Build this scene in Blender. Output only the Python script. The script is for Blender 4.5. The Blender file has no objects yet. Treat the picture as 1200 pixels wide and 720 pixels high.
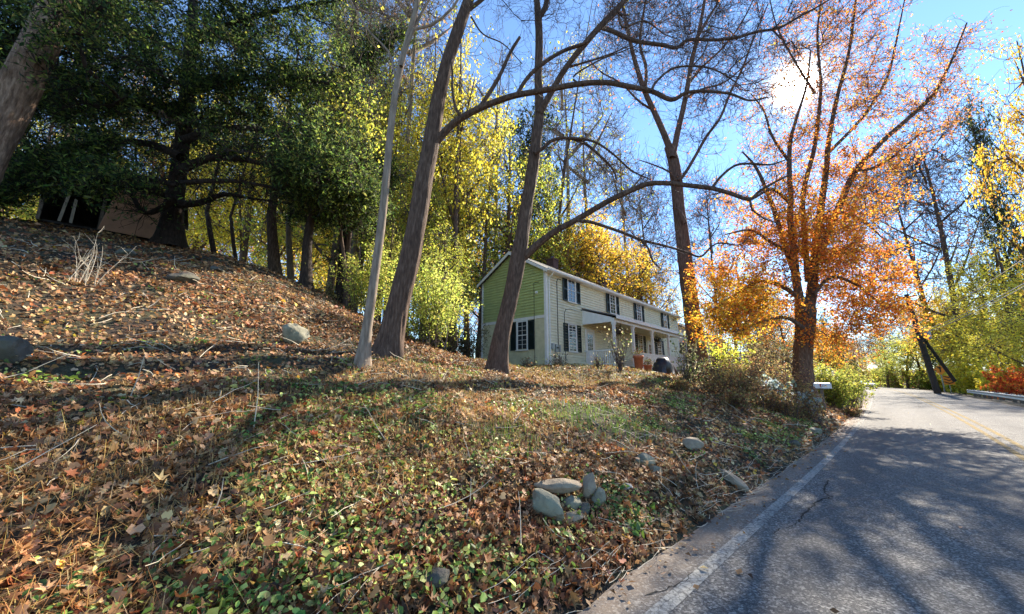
import bpy, math, random
import numpy as np
rng = np.random.default_rng(7); random.seed(7)
D2R = math.pi/180
scn = bpy.context.scene; COL = scn.collection
# ------------------------------------------------------------ camera
F_PX, CX, CY, CAM_Z = 430.0, 600.0, 360.0, 1.65
PITCH = math.atan(84/430)
cam = bpy.data.cameras.new('camera'); cam.sensor_width = 36; cam.lens = 36*F_PX/1200
cam.clip_start = .05; cam.clip_end = 3000
co = bpy.data.objects.new('camera', cam); COL.objects.link(co); scn.camera = co
co.location = (0, 0, CAM_Z); co.rotation_euler = (math.pi/2+PITCH, 0, 0)
# ------------------------------------------------------------ light
SUN_AZ, SUN_EL = 41.8*D2R, 34.2*D2R          # azimuth clockwise from +Y
SUN = np.array([math.sin(SUN_AZ)*math.cos(SUN_EL), math.cos(SUN_AZ)*math.cos(SUN_EL), math.sin(SUN_EL)])
w = bpy.data.worlds.new('World'); scn.world = w; w.use_nodes = True
nt = w.node_tree; nt.nodes.clear()
out = nt.nodes.new('ShaderNodeOutputWorld'); bg = nt.nodes.new('ShaderNodeBackground')
sky = nt.nodes.new('ShaderNodeTexSky'); sky.sky_type = 'NISHITA'; sky.sun_disc = False
sky.sun_elevation = SUN_EL; sky.sun_rotation = SUN_AZ
sky.air_density = 1.0; sky.dust_density = 0.0; sky.ozone_density = 2.4; sky.altitude = 200
bg.inputs['Strength'].default_value = 0.10
# the visible sun with its aureole (direction based, same from every position)
geo = nt.nodes.new('ShaderNodeNewGeometry')
dot = nt.nodes.new('ShaderNodeVectorMath'); dot.operation = 'DOT_PRODUCT'; dot.inputs[1].default_value = tuple(-SUN)
nt.links.new(geo.outputs['Incoming'], dot.inputs[0])
def wmath(op, a, b):
    n = nt.nodes.new('ShaderNodeMath'); n.operation = op
    for i, v in enumerate((a, b)):
        if hasattr(v, 'node'): nt.links.new(v, n.inputs[i])
        elif v is not None: n.inputs[i].default_value = v
    return n.outputs[0]
dpos = wmath('MAXIMUM', dot.outputs['Value'], 0.0)
core = wmath('MULTIPLY', wmath('POWER', dpos, 4200.0), 200.0)
halo = wmath('MULTIPLY', wmath('POWER', dpos, 420.0), 2.2)
tot = wmath('ADD', core, halo)
glow = nt.nodes.new('ShaderNodeVectorMath'); glow.operation = 'SCALE'; glow.inputs[0].default_value = (1.0, .95, .86)
nt.links.new(tot, glow.inputs['Scale'])
addv = nt.nodes.new('ShaderNodeVectorMath'); addv.operation = 'ADD'
tint = nt.nodes.new('ShaderNodeVectorMath'); tint.operation = 'MULTIPLY'; tint.inputs[1].default_value = (.86, .96, 1.05)
nt.links.new(sky.outputs[0], tint.inputs[0]); nt.links.new(tint.outputs[0], addv.inputs[0]); nt.links.new(glow.outputs[0], addv.inputs[1])
nt.links.new(addv.outputs[0], bg.inputs['Color']); nt.links.new(bg.outputs[0], out.inputs[0])
sl = bpy.data.lights.new('sun', 'SUN'); sl.energy = 4.8; sl.angle = .5*D2R; sl.color = (1, .90, .75)
so = bpy.data.objects.new('sun', sl); COL.objects.link(so)
from mathutils import Vector, Matrix
so.rotation_euler = Vector(SUN).to_track_quat('Z', 'Y').to_euler()
vs = scn.view_settings; vs.view_transform = 'Standard'; vs.look = 'None'; vs.gamma = 1; vs.exposure = 1.66
scn.cycles.max_bounces = 6; scn.cycles.transmission_bounces = 4; scn.cycles.diffuse_bounces = 4
scn.cycles.sample_clamp_indirect = 6

# ------------------------------------------------------------ noise and geometry helpers
_perm = np.random.default_rng(3).random((256, 256))
def vnoise(x, y):
    xi = np.floor(x).astype(int); yi = np.floor(y).astype(int)
    fx = x-xi; fy = y-yi; fx = fx*fx*(3-2*fx); fy = fy*fy*(3-2*fy)
    g = lambda a, b: _perm[a % 256, b % 256]
    return ((g(xi, yi)*(1-fx)+g(xi+1, yi)*fx)*(1-fy)+(g(xi, yi+1)*(1-fx)+g(xi+1, yi+1)*fx)*fy)
def fbm(x, y, o=3):
    v = 0; a = .5; n = 0
    for i in range(o):
        v = v+a*vnoise(x*2**i+i*17.3, y*2**i+i*9.1); n += a; a *= .5
    return v/n
def sstep(a, b, x):
    t = np.clip((x-a)/(b-a), 0, 1); return t*t*(3-2*t)

# the road: reference curve is the left edge of the asphalt, s metres along, u metres to its left
_ss = np.arange(-120, 420, .5)
_hd = np.interp(_ss, [-120, 6, 15, 25, 40, 60, 76, 100, 130, 200, 420], [47.4, 47.4, 46, 44.9, 44.2, 43.2, 41, 27, 14, 2, -5])*D2R
_cx = np.concatenate([[0], np.cumsum(np.sin(_hd)*.5)[:-1]]); _cy = np.concatenate([[0], np.cumsum(np.cos(_hd)*.5)[:-1]])
_i0 = 240; _e0 = (-1.90*math.cos(47.4*D2R), 1.90*math.sin(47.4*D2R))
_cx = _cx-_cx[_i0]+_e0[0]; _cy = _cy-_cy[_i0]+_e0[1]
def curve(s):
    return np.interp(s, _ss, _cx), np.interp(s, _ss, _cy), np.interp(s, _ss, _hd)
def su2xy(s, u):
    x, y, h = curve(s); return x-u*np.cos(h), y+u*np.sin(h)
def xy2su(x, y):
    x = np.asarray(x, float); y = np.asarray(y, float)
    h0 = 46*D2R; s = x*math.sin(h0)+y*math.cos(h0)
    for _ in range(7):
        cx, cy, h = curve(s); s = np.clip(s+.85*((x-cx)*np.sin(h)+(y-cy)*np.cos(h)), -118, 418)
    cx, cy, h = curve(s)
    return s, -(x-cx)*np.cos(h)+(y-cy)*np.sin(h)
def H(x, y):
    x = np.asarray(x, float); y = np.asarray(y, float)
    s, u = xy2su(x, y)
    up = np.interp(u, [0, .12, .5, 3, 7, 11, 14, 17, 20, 30, 60, 200], [-.03, .05, .28, 1.10, 2.42, 4.45, 5.75, 6.65, 7.0, 7.4, 9, 11])
    hs = np.interp(u, [0, .12, .6, 3, 5.6, 8, 18, 26, 40, 70, 200], [-.03, .05, .33, 1.08, 1.68, 1.92, 2.3, 3.4, 4.5, 6, 8])
    far = np.interp(u, [0, .12, .6, 3, 6, 12, 30, 80, 200], [-.03, .04, .25, .7, 1.1, 1.6, 2.2, 5, 12])
    w1 = sstep(0, 13, s); w2 = sstep(22, 40, s)
    left = (up*(1-w1)+hs*w1)*(1-w2)+far*w2
    right = np.interp(-u, [6.75, 6.95, 7.6, 9.5, 14, 40, 80, 200], [-.08, .0, .02, -.5, -.9, -.2, 3, 8])
    z = np.where(u > 0, left, right)
    amp = sstep(.15, 1.2, np.where(u > 0, u, -u-7.0))
    bump = (fbm(x*.9+50, y*.9+50, 4)-.5)*.34+(fbm(x*.22+9, y*.22+4, 2)-.5)*.5*sstep(1, 5, np.abs(u))
    z = z+bump*amp
    z = np.where((u < -.02) & (u > -6.8), -.09, z)
    z = z-.34*np.exp(-((x-.3)**2+(y-12.3)**2)/9)*amp
    hx, hy = x-1.76, y-18.6                          # level ground under the house
    a = hx*math.sin(41.9*D2R)+hy*math.cos(41.9*D2R); b = -hx*math.cos(41.9*D2R)+hy*math.sin(41.9*D2R)
    m = sstep(-2.5, -.3, a)*sstep(22, 20, a)*sstep(-2.8, -1.6, b)*sstep(8, 5.5, b)
    return z*(1-m)+2.28*m
def hz(x, y): return float(H(x, y))
def ray(px, py):
    a = (px-CX)/F_PX; b = (CY-py)/F_PX
    return np.array([a, math.cos(PITCH)-b*math.sin(PITCH), b*math.cos(PITCH)+math.sin(PITCH)])
def P(px, py, Y):
    r = ray(px, py); t = Y/r[1]; return np.array([r[0]*t, Y, CAM_Z+r[2]*t])
def gp(px, py):                                   # the spot of ground seen there
    r = ray(px, py); t = np.arange(1.2, 90, .04)
    X = r[0]*t; Y = r[1]*t; Z = CAM_Z+r[2]*t
    g = H(X, Y); k = np.argmax(Z < g)
    if not (Z < g).any(): k = len(t)-1
    return np.array([X[k], Y[k], g[k]])
def bx(px, Y): return float(P(px, 444, Y)[0])

# ------------------------------------------------------------ object helpers
def mk(name, V, F4=None, F3=None, col=None, mat=None, parent=None, smooth=False, link=True):
    me = bpy.data.meshes.new(name); V = np.ascontiguousarray(V, dtype=np.float32)
    me.vertices.add(len(V)); me.vertices.foreach_set('co', V.ravel())
    L = []; starts = []; n = 0
    for F, k in ((F3, 3), (F4, 4)):
        if F is not None and len(F):
            F = np.asarray(F, dtype=np.int32).reshape(-1, k); L.append(F.ravel())
            starts.append(n+np.arange(len(F))*k); n += F.size
    L = np.concatenate(L).astype(np.int32); st = np.concatenate(starts).astype(np.int32)
    me.loops.add(len(L)); me.loops.foreach_set('vertex_index', L)
    me.polygons.add(len(st)); me.polygons.foreach_set('loop_start', st)
    if col is not None:
        c = np.ones((len(V), 4), np.float32); c[:, :3] = col
        at = me.color_attributes.new('Col', 'FLOAT_COLOR', 'POINT'); at.data.foreach_set('color', c.ravel())
    me.update(calc_edges=True)
    if smooth: me.shade_smooth()
    if mat: me.materials.append(mat)
    o = bpy.data.objects.new(name, me)
    if link: COL.objects.link(o)
    if parent: o.parent = parent
    return o
def tag(o, label, cat, group=None):
    o['label'] = label; o['category'] = cat
    if group: o['group'] = group
    return o
def structure(o): o['kind'] = 'structure'; return o
def stuff(o, label=None, cat=None):
    o['kind'] = 'stuff'
    if label: o['label'] = label; o['category'] = cat
    return o
def thing(name, label, cat, loc=(0, 0, 0), rz=0, group=None):
    o = bpy.data.objects.new(name, None); COL.objects.link(o); o.location = loc; o.rotation_euler = (0, 0, rz)
    o.empty_display_size = .3
    return tag(o, label, cat, group)
def copy_tree(o, parent=None):
    c = o.copy(); COL.objects.link(c); c.parent = parent
    for ch in list(o.children): copy_tree(ch, c)
    return c

class MB:                                          # small polygon collector for built things
    def __init__(s): s.v = []; s.f = []
    def add(s, vs, fs):
        n = len(s.v); s.v += [tuple(v) for v in vs]; s.f += [tuple(i+n for i in f) for f in fs]; return s
    def box(s, x0, x1, y0, y1, z0, z1, M=None):
        vs = [(x, y, z) for z in (z0, z1) for y in (y0, y1) for x in (x0, x1)]
        if M is not None: vs = [tuple(M @ Vector(v)) for v in vs]
        return s.add(vs, [(0, 2, 3, 1), (4, 5, 7, 6), (0, 1, 5, 4), (2, 6, 7, 3), (0, 4, 6, 2), (1, 3, 7, 5)])
    def prism(s, poly, ext, M=None):               # poly: 3-D points, extruded by ext
        n = len(poly); vs = [Vector(p) for p in poly]+[Vector(p)+Vector(ext) for p in poly]
        if M is not None: vs = [M @ v for v in vs]
        return s.add(vs, [tuple(range(n))[::-1], tuple(range(n, 2*n))]+[(i, (i+1) % n, n+(i+1) % n, n+i) for i in range(n)])
    def tube(s, pts, r, k=8, cap=True):
        pts = [Vector(p) for p in pts]; n = len(s.v); rs = r if hasattr(r, '__len__') else [r]*len(pts)
        ax = (pts[-1]-pts[0]).normalized(); ref = Vector((0, 0, 1)) if abs(ax.z) < .8 else Vector((1, 0, 0))
        for i, p in enumerate(pts):
            t = (pts[min(i+1, len(pts)-1)]-pts[max(i-1, 0)]).normalized(); a = t.cross(ref).normalized(); b = t.cross(a)
            for j in range(k):
                q = 2*math.pi*j/k; s.v.append(tuple(p+(a*math.cos(q)+b*math.sin(q))*rs[i]))
        for i in range(len(pts)-1):
            for j in range(k):
                s.f.append((n+i*k+j, n+i*k+(j+1) % k, n+(i+1)*k+(j+1) % k, n+(i+1)*k+j))
        if cap: s.f.append(tuple(n+j for j in range(k))[::-1]); s.f.append(tuple(n+(len(pts)-1)*k+j for j in range(k)))
        return s
    def lathe(s, prof, c=(0, 0, 0), k=14):
        n = len(s.v)
        for r, z in prof:
            for j in range(k):
                q = 2*math.pi*j/k; s.v.append((c[0]+r*math.cos(q), c[1]+r*math.sin(q), c[2]+z))
        for i in range(len(prof)-1):
            for j in range(k): s.f.append((n+i*k+j, n+i*k+(j+1) % k, n+(i+1)*k+(j+1) % k, n+(i+1)*k+j))
        return s
    def build(s, name, mat, parent=None, bevel=0, smooth=False):
        me = bpy.data.meshes.new(name); me.from_pydata(s.v, [], s.f); me.update()
        me.materials.append(mat)
        if smooth: me.shade_smooth()
        o = bpy.data.objects.new(name, me); COL.objects.link(o)
        if parent: o.parent = parent
        if bevel:
            m = o.modifiers.new('bevel', 'BEVEL'); m.width = bevel; m.segments = 2; m.limit_method = 'ANGLE'
        return o

# ------------------------------------------------------------ materials
def newmat(name):
    m = bpy.data.materials.new(name); m.use_nodes = True; t = m.node_tree
    b = t.nodes['Principled BSDF']; return m, t, b
def nodes_coord(t, scale, kind='Object'):
    c = t.nodes.new('ShaderNodeTexCoord'); mp = t.nodes.new('ShaderNodeMapping')
    mp.inputs['Scale'].default_value = scale; t.links.new(c.outputs[kind], mp.inputs[0]); return mp.outputs[0]
def noise(t, vec, sc, det=4, rough=.6):
    n = t.nodes.new('ShaderNodeTexNoise'); n.inputs['Scale'].default_value = sc; n.inputs['Detail'].default_value = det
    n.inputs['Roughness'].default_value = rough
    if vec is not None: t.links.new(vec, n.inputs['Vector'])
    return n.outputs['Fac']
def ramp(t, fac, stops):
    r = t.nodes.new('ShaderNodeValToRGB'); e = r.color_ramp.elements
    while len(e) > 1: e.remove(e[-1])
    e[0].position = stops[0][0]; e[0].color = (*stops[0][1], 1)
    for p, c in stops[1:]: q = e.new(p); q.color = (*c, 1)
    t.links.new(fac, r.inputs[0]); return r.outputs[0]
def bump(t, h, b, strength=.5, dist=.02):
    n = t.nodes.new('ShaderNodeBump'); n.inputs['Strength'].default_value = strength; n.inputs['Distance'].default_value = dist
    t.links.new(h, n.inputs['Height']); t.links.new(n.outputs[0], b.inputs['Normal'])
def tmix(t, fac, a, b, mode='MIX'):
    n = t.nodes.new('ShaderNodeMixRGB'); n.blend_type = mode
    for i, v in enumerate((fac, a, b)):
        if hasattr(v, 'node'): t.links.new(v, n.inputs[i])
        else: n.inputs[i].default_value = v if i == 0 else (*v, 1)
    return n.outputs[0]
def tmath(t, op, a, b=0.0):
    n = t.nodes.new('ShaderNodeMath'); n.operation = op
    for i, v in enumerate((a, b)):
        if hasattr(v, 'node'): t.links.new(v, n.inputs[i])
        else: n.inputs[i].default_value = v
    return n.outputs[0]
def paint(name, c, rough=.6, var=.12, sc=6, bumpd=0, spec=.4, metal=0):
    m, t, b = newmat(name); v = nodes_coord(t, (1, 1, 1)); n = noise(t, v, sc, 6)
    lo = tuple(x*(1-var) for x in c); hi = tuple(min(1, x*(1+var)) for x in c)
    t.links.new(ramp(t, n, [(.3, lo), (.7, hi)]), b.inputs['Base Color'])
    b.inputs['Roughness'].default_value = rough; b.inputs['Specular IOR Level'].default_value = spec; b.inputs['Metallic'].default_value = metal
    if bumpd: bump(t, noise(t, v, sc*8, 3), b, .5, bumpd)
    return m
def leafmat(name, trans=.45, rough=.55, spec=.35):
    m, t, b = newmat(name)
    a = t.nodes.new('ShaderNodeAttribute'); a.attribute_name = 'Col'
    t.links.new(a.outputs['Color'], b.inputs['Base Color']); b.inputs['Roughness'].default_value = rough
    b.inputs['Specular IOR Level'].default_value = spec
    tr = t.nodes.new('ShaderNodeBsdfTranslucent'); t.links.new(a.outputs['Color'], tr.inputs['Color'])
    mx = t.nodes.new('ShaderNodeMixShader'); mx.inputs[0].default_value = trans
    t.links.new(b.outputs[0], mx.inputs[1]); t.links.new(tr.outputs[0], mx.inputs[2])
    t.links.new(mx.outputs[0], t.nodes['Material Output'].inputs[0]); return m
def barkmat(name, dark, mid, lite, sc=1.0, bd=.035):
    m, t, b = newmat(name)
    v = nodes_coord(t, (9*sc, 9*sc, 1.6*sc)); n = noise(t, v, 2.2, 8, .65)
    v2 = nodes_coord(t, (1, 1, 1)); n2 = noise(t, v2, 2.0, 5)
    c = ramp(t, n, [(.33, dark), (.52, mid), (.72, lite)])
    c = tmix(t, tmath(t, 'MULTIPLY', n2, .35), c, tuple(x*1.25 for x in mid))
    t.links.new(c, b.inputs['Base Color']); b.inputs['Roughness'].default_value = .9; b.inputs['Specular IOR Level'].default_value = .2
    bump(t, n, b, .9, bd); return m
M = {}
M['leaf'] = leafmat('leaf_translucent', .7)
M['litter'] = leafmat('litter_leaf', .28, .6, .3)
M['ivy'] = leafmat('ivy_leaf', .3, .5, .35)
M['needle'] = leafmat('yew_needles', .3, .5, .4)
M['grass'] = leafmat('grass_blade', .4, .6, .25)
M['bark'] = barkmat('bark_brown', (.035, .022, .016), (.11, .07, .05), (.22, .155, .115))
M['bark_red'] = barkmat('bark_reddish', (.045, .026, .019), (.14, .08, .058), (.25, .165, .125))
M['bark_pale'] = barkmat('bark_pale', (.12, .09, .065), (.25, .19, .14), (.38, .31, .24), .7, .012)
M['bark_lit'] = barkmat('bark_ridged', (.05, .03, .02), (.2, .13, .09), (.42, .3, .21), .8, .05)
M['bark_dark'] = barkmat('bark_dark', (.012, .009, .008), (.04, .028, .022), (.09, .065, .05))
M['twig'] = paint('twig_bark', (.085, .058, .05), .8, .3, 3)
M['twig_pale'] = paint('twig_pale', (.20, .155, .12), .8, .3, 3)
M['stem_white'] = paint('dead_stem', (.55, .48, .36), .8, .2, 9)

m, t, b = newmat('forest_soil'); v = nodes_coord(t, (1, 1, 1))
n1 = noise(t, v, 1.2, 6); n2 = noise(t, v, 18, 6, .7); n3 = noise(t, v, 60, 3, .7)
c = ramp(t, n2, [(.3, (.012, .008, .005)), (.5, (.045, .028, .016)), (.64, (.11, .07, .04)), (.78, (.24, .16, .09))])
c = tmix(t, ramp(t, n1, [(.45, (0, 0, 0)), (.6, (.5, .5, .5))]), c, (.10, .11, .04))
t.links.new(c, b.inputs['Base Color']); b.inputs['Roughness'].default_value = .95
bump(t, tmath(t, 'ADD', n2, n3), b, .9, .06); M['soil'] = m

def asphalt_mat():
    m, t, b = newmat('asphalt'); v = nodes_coord(t, (1, 1, 1))
    fine = noise(t, v, 95, 3, .85); mid = noise(t, v, 34, 4, .7); big = noise(t, v, .55, 5); st = noise(t, nodes_coord(t, (.3, 1, 1)), 3, 4)
    c = ramp(t, fine, [(.36, (.035, .035, .037)), (.47, (.12, .12, .12)), (.55, (.23, .225, .215)), (.66, (.46, .44, .41))])
    ag = t.nodes.new('ShaderNodeTexVoronoi'); ag.inputs['Scale'].default_value = 62; t.links.new(v, ag.inputs['Vector'])
    agc = t.nodes.new('ShaderNodeSeparateColor'); t.links.new(ag.outputs['Color'], agc.inputs[0])
    c = tmix(t, .55, c, ramp(t, agc.outputs[0], [(.0, (.03, .03, .03)), (.35, (.075, .072, .07)), (.7, (.21, .20, .185)), (.9, (.46, .44, .40)), (1, (.62, .59, .53))]))
    c = tmix(t, ramp(t, mid, [(.35, (.0,)*3), (.8, (.35,)*3)]), c, (.055, .053, .052))
    c = tmix(t, ramp(t, big, [(.4, (0,)*3), (.7, (.45,)*3)]), c, (.135, .125, .112))
    vo = t.nodes.new('ShaderNodeTexVoronoi'); vo.feature = 'DISTANCE_TO_EDGE'; vo.inputs['Scale'].default_value = .42
    wv = t.nodes.new('ShaderNodeVectorMath'); wv.operation = 'ADD'
    nn = t.nodes.new('ShaderNodeTexNoise'); nn.inputs['Scale'].default_value = 2.5; nn.inputs['Detail'].default_value = 7; t.links.new(v, nn.inputs['Vector'])
    t.links.new(v, wv.inputs[0]); t.links.new(nn.outputs['Color'], wv.inputs[1]); t.links.new(wv.outputs[0], vo.inputs['Vector'])
    cr = ramp(t, vo.outputs['Distance'], [(.0, (1,)*3), (.006, (0,)*3)])
    cr = tmix(t, 1.0, cr, ramp(t, noise(t, v, .8, 2), [(.5, (0,)*3), (.58, (.75,)*3)]), 'MULTIPLY')
    c = tmix(t, cr, c, (.02, .02, .02))
    # dusty brown shoulder: the asphalt outside the white line, by a colour attribute painted as dirt
    a = t.nodes.new('ShaderNodeAttribute'); a.attribute_name = 'Col'
    sp = t.nodes.new('ShaderNodeSeparateColor'); t.links.new(a.outputs['Color'], sp.inputs[0])
    c = tmix(t, tmath(t, 'MULTIPLY', sp.outputs[1], .38), c, (.085, .083, .085))
    c = tmix(t, tmath(t, 'MULTIPLY', sp.outputs[0], tmath(t, 'ADD', mid, .1)), c, (.27, .205, .15))
    t.links.new(c, b.inputs['Base Color']); b.inputs['Roughness'].default_value = .85; b.inputs['Specular IOR Level'].default_value = .08
    bump(t, tmath(t, 'ADD', fine, tmath(t, 'MULTIPLY', mid, .8)), b, .55, .006)
    return m
M['asphalt'] = asphalt_mat()
def line_mat(name, c, wear):
    m, t, b = newmat(name); v = nodes_coord(t, (1, 1, 1))
    n = noise(t, v, 26, 8, .75); f2 = noise(t, v, 120, 2, .8); big = noise(t, v, 1.4, 4)
    vo = t.nodes.new('ShaderNodeTexVoronoi'); vo.feature = 'DISTANCE_TO_EDGE'; vo.inputs['Scale'].default_value = 16; t.links.new(v, vo.inputs['Vector'])
    base = ramp(t, f2, [(.35, (.07, .07, .07)), (.65, (.2, .19, .18))])
    k = tmath(t, 'ADD', n, tmath(t, 'MULTIPLY', big, .25))
    col = tmix(t, ramp(t, k, [(wear-.06, (0,)*3), (wear+.08, (.85,)*3)]), base, c)
    col = tmix(t, ramp(t, vo.outputs['Distance'], [(0, (.8,)*3), (.05, (0,)*3)]), col, (.07, .065, .06))
    t.links.new(col, b.inputs['Base Color']); b.inputs['Roughness'].default_value = .9; b.inputs['Specular IOR Level'].default_value = .05; bump(t, n, b, .4, .004); return m
M['white_line'] = line_mat('worn_white_line', (.42, .41, .37), .575)
M['yellow_line'] = line_mat('worn_yellow_line', (.36, .25, .075), .59)
M['crack'] = paint('crack_tar', (.012, .012, .012), .9)
def stone(name, a, bb, moss=.3):
    m, t, b = newmat(name); v = nodes_coord(t, (1, 1, 1)); n = noise(t, v, 5, 8, .65); n2 = noise(t, v, 1.7, 4); n3 = noise(t, v, 45, 3)
    c = ramp(t, n, [(.3, a), (.7, bb)]); c = tmix(t, ramp(t, n2, [(.45, (0,)*3), (.7, (moss,)*3)]), c, (.13, .15, .05))
    t.links.new(c, b.inputs['Base Color']); b.inputs['Roughness'].default_value = .85; bump(t, tmath(t, 'ADD', n, tmath(t, 'MULTIPLY', n3, .3)), b, .8, .03); return m
M['stone_grey'] = stone('stone_grey_green', (.12, .11, .075), (.34, .31, .22), .4)
M['stone_tan'] = stone('stone_tan', (.16, .12, .08), (.38, .30, .21), .15)
M['stone_dark'] = stone('stone_dark', (.04, .034, .028), (.12, .105, .085), .3)
M['stone_pale'] = stone('stone_pale', (.25, .23, .2), (.52, .48, .42), .15)
def siding_mat(name, c):
    m, t, b = newmat(name); v = nodes_coord(t, (.6, .6, 5)); n = noise(t, v, 3, 6); v2 = nodes_coord(t, (1, 1, .25)); n2 = noise(t, v2, 2.2, 6)
    cc = ramp(t, n, [(.3, tuple(x*.82 for x in c)), (.7, tuple(x*1.12 for x in c))])
    cc = tmix(t, ramp(t, n2, [(.5, (0,)*3), (.8, (.3,)*3)]), cc, (.17, .15, .10))
    t.links.new(cc, b.inputs['Base Color']); b.inputs['Roughness'].default_value = .6; return m
M['siding_green'] = siding_mat('siding_green', (.42, .46, .17))
M['siding_sage'] = siding_mat('siding_sage', (.74, .69, .48))
M['stucco'] = paint('stucco_cream', (.60, .55, .34), .85, .16, 3, .01)
M['trim'] = paint('white_trim', (.74, .72, .66), .5, .08, 5)
M['shutter'] = paint('shutter_dark_green', (.012, .022, .02), .45, .2, 8)
M['glass'] = paint('window_glass', (.03, .035, .04), .06, .3, 1.5, 0, .8)
M['roof'] = paint('roof_shingle', (.09, .085, .08), .9, .3, 9, .02)
M['brick'] = paint('brick_red', (.11, .055, .045), .85, .3, 12, .01)
M['porch_roof'] = paint('porch_metal_roof', (.12, .11, .11), .5, .2, 5)
M['conduit'] = paint('conduit_black', (.03, .03, .03), .5)
M['grey_metal'] = paint('grey_metal', (.33, .35, .34), .45, .15, 8, 0, .5, .3)
M['galv'] = paint('galvanised_steel', (.30, .31, .31), .5, .2, 5, 0, .4, .4)
M['wood_post'] = paint('weathered_post', (.15, .115, .085), .85, .3, 9, .01)
M['wood_pole'] = paint('utility_pole_wood', (.045, .036, .03), .85, .3, 6, .01)
M['plywood'] = paint('plywood_brown', (.46, .24, .14), .75, .18, 2.5)
M['shed_dark'] = paint('shed_dark_boards', (.035, .028, .024), .9, .3, 6)
M['board_pale'] = paint('pale_board', (.32, .26, .19), .8, .2, 7)
M['cover'] = paint('grill_cover_black', (.012, .014, .02), .45, .3, 7, .01)
M['terracotta'] = paint('terracotta', (.52, .17, .08), .75, .2, 9)
M['mailbox'] = paint('mailbox_white', (.72, .72, .72), .4, .08, 9)
M['orange_sign'] = paint('sign_orange', (.85, .28, .03), .45, .06, 4)
M['black_paint'] = paint('sign_black', (.01, .01, .01), .5)
M['car_paint'] = paint('car_silver', (.62, .63, .64), .25, .03, 3, 0, .6)
M['tyre'] = paint('tyre_rubber', (.015, .015, .015), .8)
M['lamp_glass'] = paint('headlamp_glass', (.7, .7, .7), .15, .05, 3)
M['red_lens'] = paint('red_lens', (.35, .02, .02), .2, .05, 3)
M['house_white'] = siding_mat('siding_white', (.68, .68, .66))
M['wire'] = paint('cable_grey', (.16, .15, .15), .5)

# ------------------------------------------------------------ leaves, blades, tubes (vectorised)
def col_pick(n, pal, jit=.18, wts=None):
    pal = np.array(pal, float); i = rng.choice(len(pal), n, p=wts)
    c = pal[i]*(1+rng.normal(0, jit, (n, 1)))*(1+rng.normal(0, jit*.3, (n, 3)))
    return np.clip(c, .004, .95)
KITE = (np.array([[0, -.5, 0], [.36, .02, .13], [0, .55, -.04], [-.36, -.02, .13]]), np.array([[0, 1, 2], [0, 2, 3]]))
NARROW = (np.array([[0, -.5, 0], [.17, 0, .05], [0, .5, -.03], [-.17, 0, .05]]), np.array([[0, 1, 2], [0, 2, 3]]))
def _maple():
    v = [[0, 0, 0.0]]; rad = [.5, .2, .47, .22, .5, .22, .56, .22, .5, .22, .47, .2]
    for i, r in enumerate(rad):
        a = -math.pi/2+2*math.pi*i/12; v.append([r*math.cos(a), r*math.sin(a), .55*r*r*(1 if i % 4 else 1.7)])
    v = np.array(v); v[1, 1] = -.3
    return v, np.array([[0, 1+i, 1+(i+1) % 12] for i in range(12)])
MAPLE = _maple()
LOBE = (np.array([[0, 0, 0], [0, -.55, .02], [.34, -.30, .12], [.24, 0, .03], [.44, .28, .16], [.0, .56, .06], [-.42, .30, .15], [-.22, -.02, .03], [-.36, -.26, .1]]), np.array([[0, i, i % 8+1] for i in range(1, 9)]))
OVAL = (np.array([[0, -.45, 0], [.3, -.12, .1], [.22, .28, .06], [0, .5, -.06], [-.22, .28, .06], [-.3, -.12, .1]]),
        np.array([[0, 1, 2], [0, 2, 3], [0, 3, 4], [0, 4, 5]]))
def rotmats(n, nrm, tilt):
    """random yaw in the plane of nrm, then normals wobbled by tilt (radians sigma)"""
    nz = nrm+rng.normal(0, 1, (n, 3))*np.tan(np.minimum(tilt, 1.4)); nz /= np.linalg.norm(nz, axis=1, keepdims=True)+1e-9
    a = rng.normal(0, 1, (n, 3)); ax = np.cross(a, nz); ax /= np.linalg.norm(ax, axis=1, keepdims=True)+1e-9
    ay = np.cross(nz, ax); return np.stack([ax, ay, nz], axis=2)
def leaves(tpl, pos, size, nrm=None, tilt=1.2, curl=None):
    n = len(pos); tv, tf = tpl
    if nrm is None: nrm = np.tile([0, 0, 1.0], (n, 1))
    R = rotmats(n, nrm, tilt); size = np.broadcast_to(size, (n,))
    S = np.stack([size*rng.uniform(.75, 1.2, n), size, size*(rng.normal(1, .9, n) if curl is None else curl)], 1)
    V = np.einsum('nij,nkj->nki', R, tv[None]*S[:, None, :])+pos[:, None, :]
    k = len(tv); Fc = tf[None]+(np.arange(n)*k)[:, None, None]
    return V.reshape(-1, 3), Fc.reshape(-1, tf.shape[1])
def expand(c, k): return np.repeat(c, k, axis=0)
def leaf_obj(name, tpl, pos, size, col, mat, parent=None, nrm=None, tilt=1.2, curl=None):
    V, Fc = leaves(tpl, pos, size, nrm, tilt, curl)
    return mk(name, V, F3=Fc, col=expand(col, len(tpl[0])), mat=mat, parent=parent)
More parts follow.
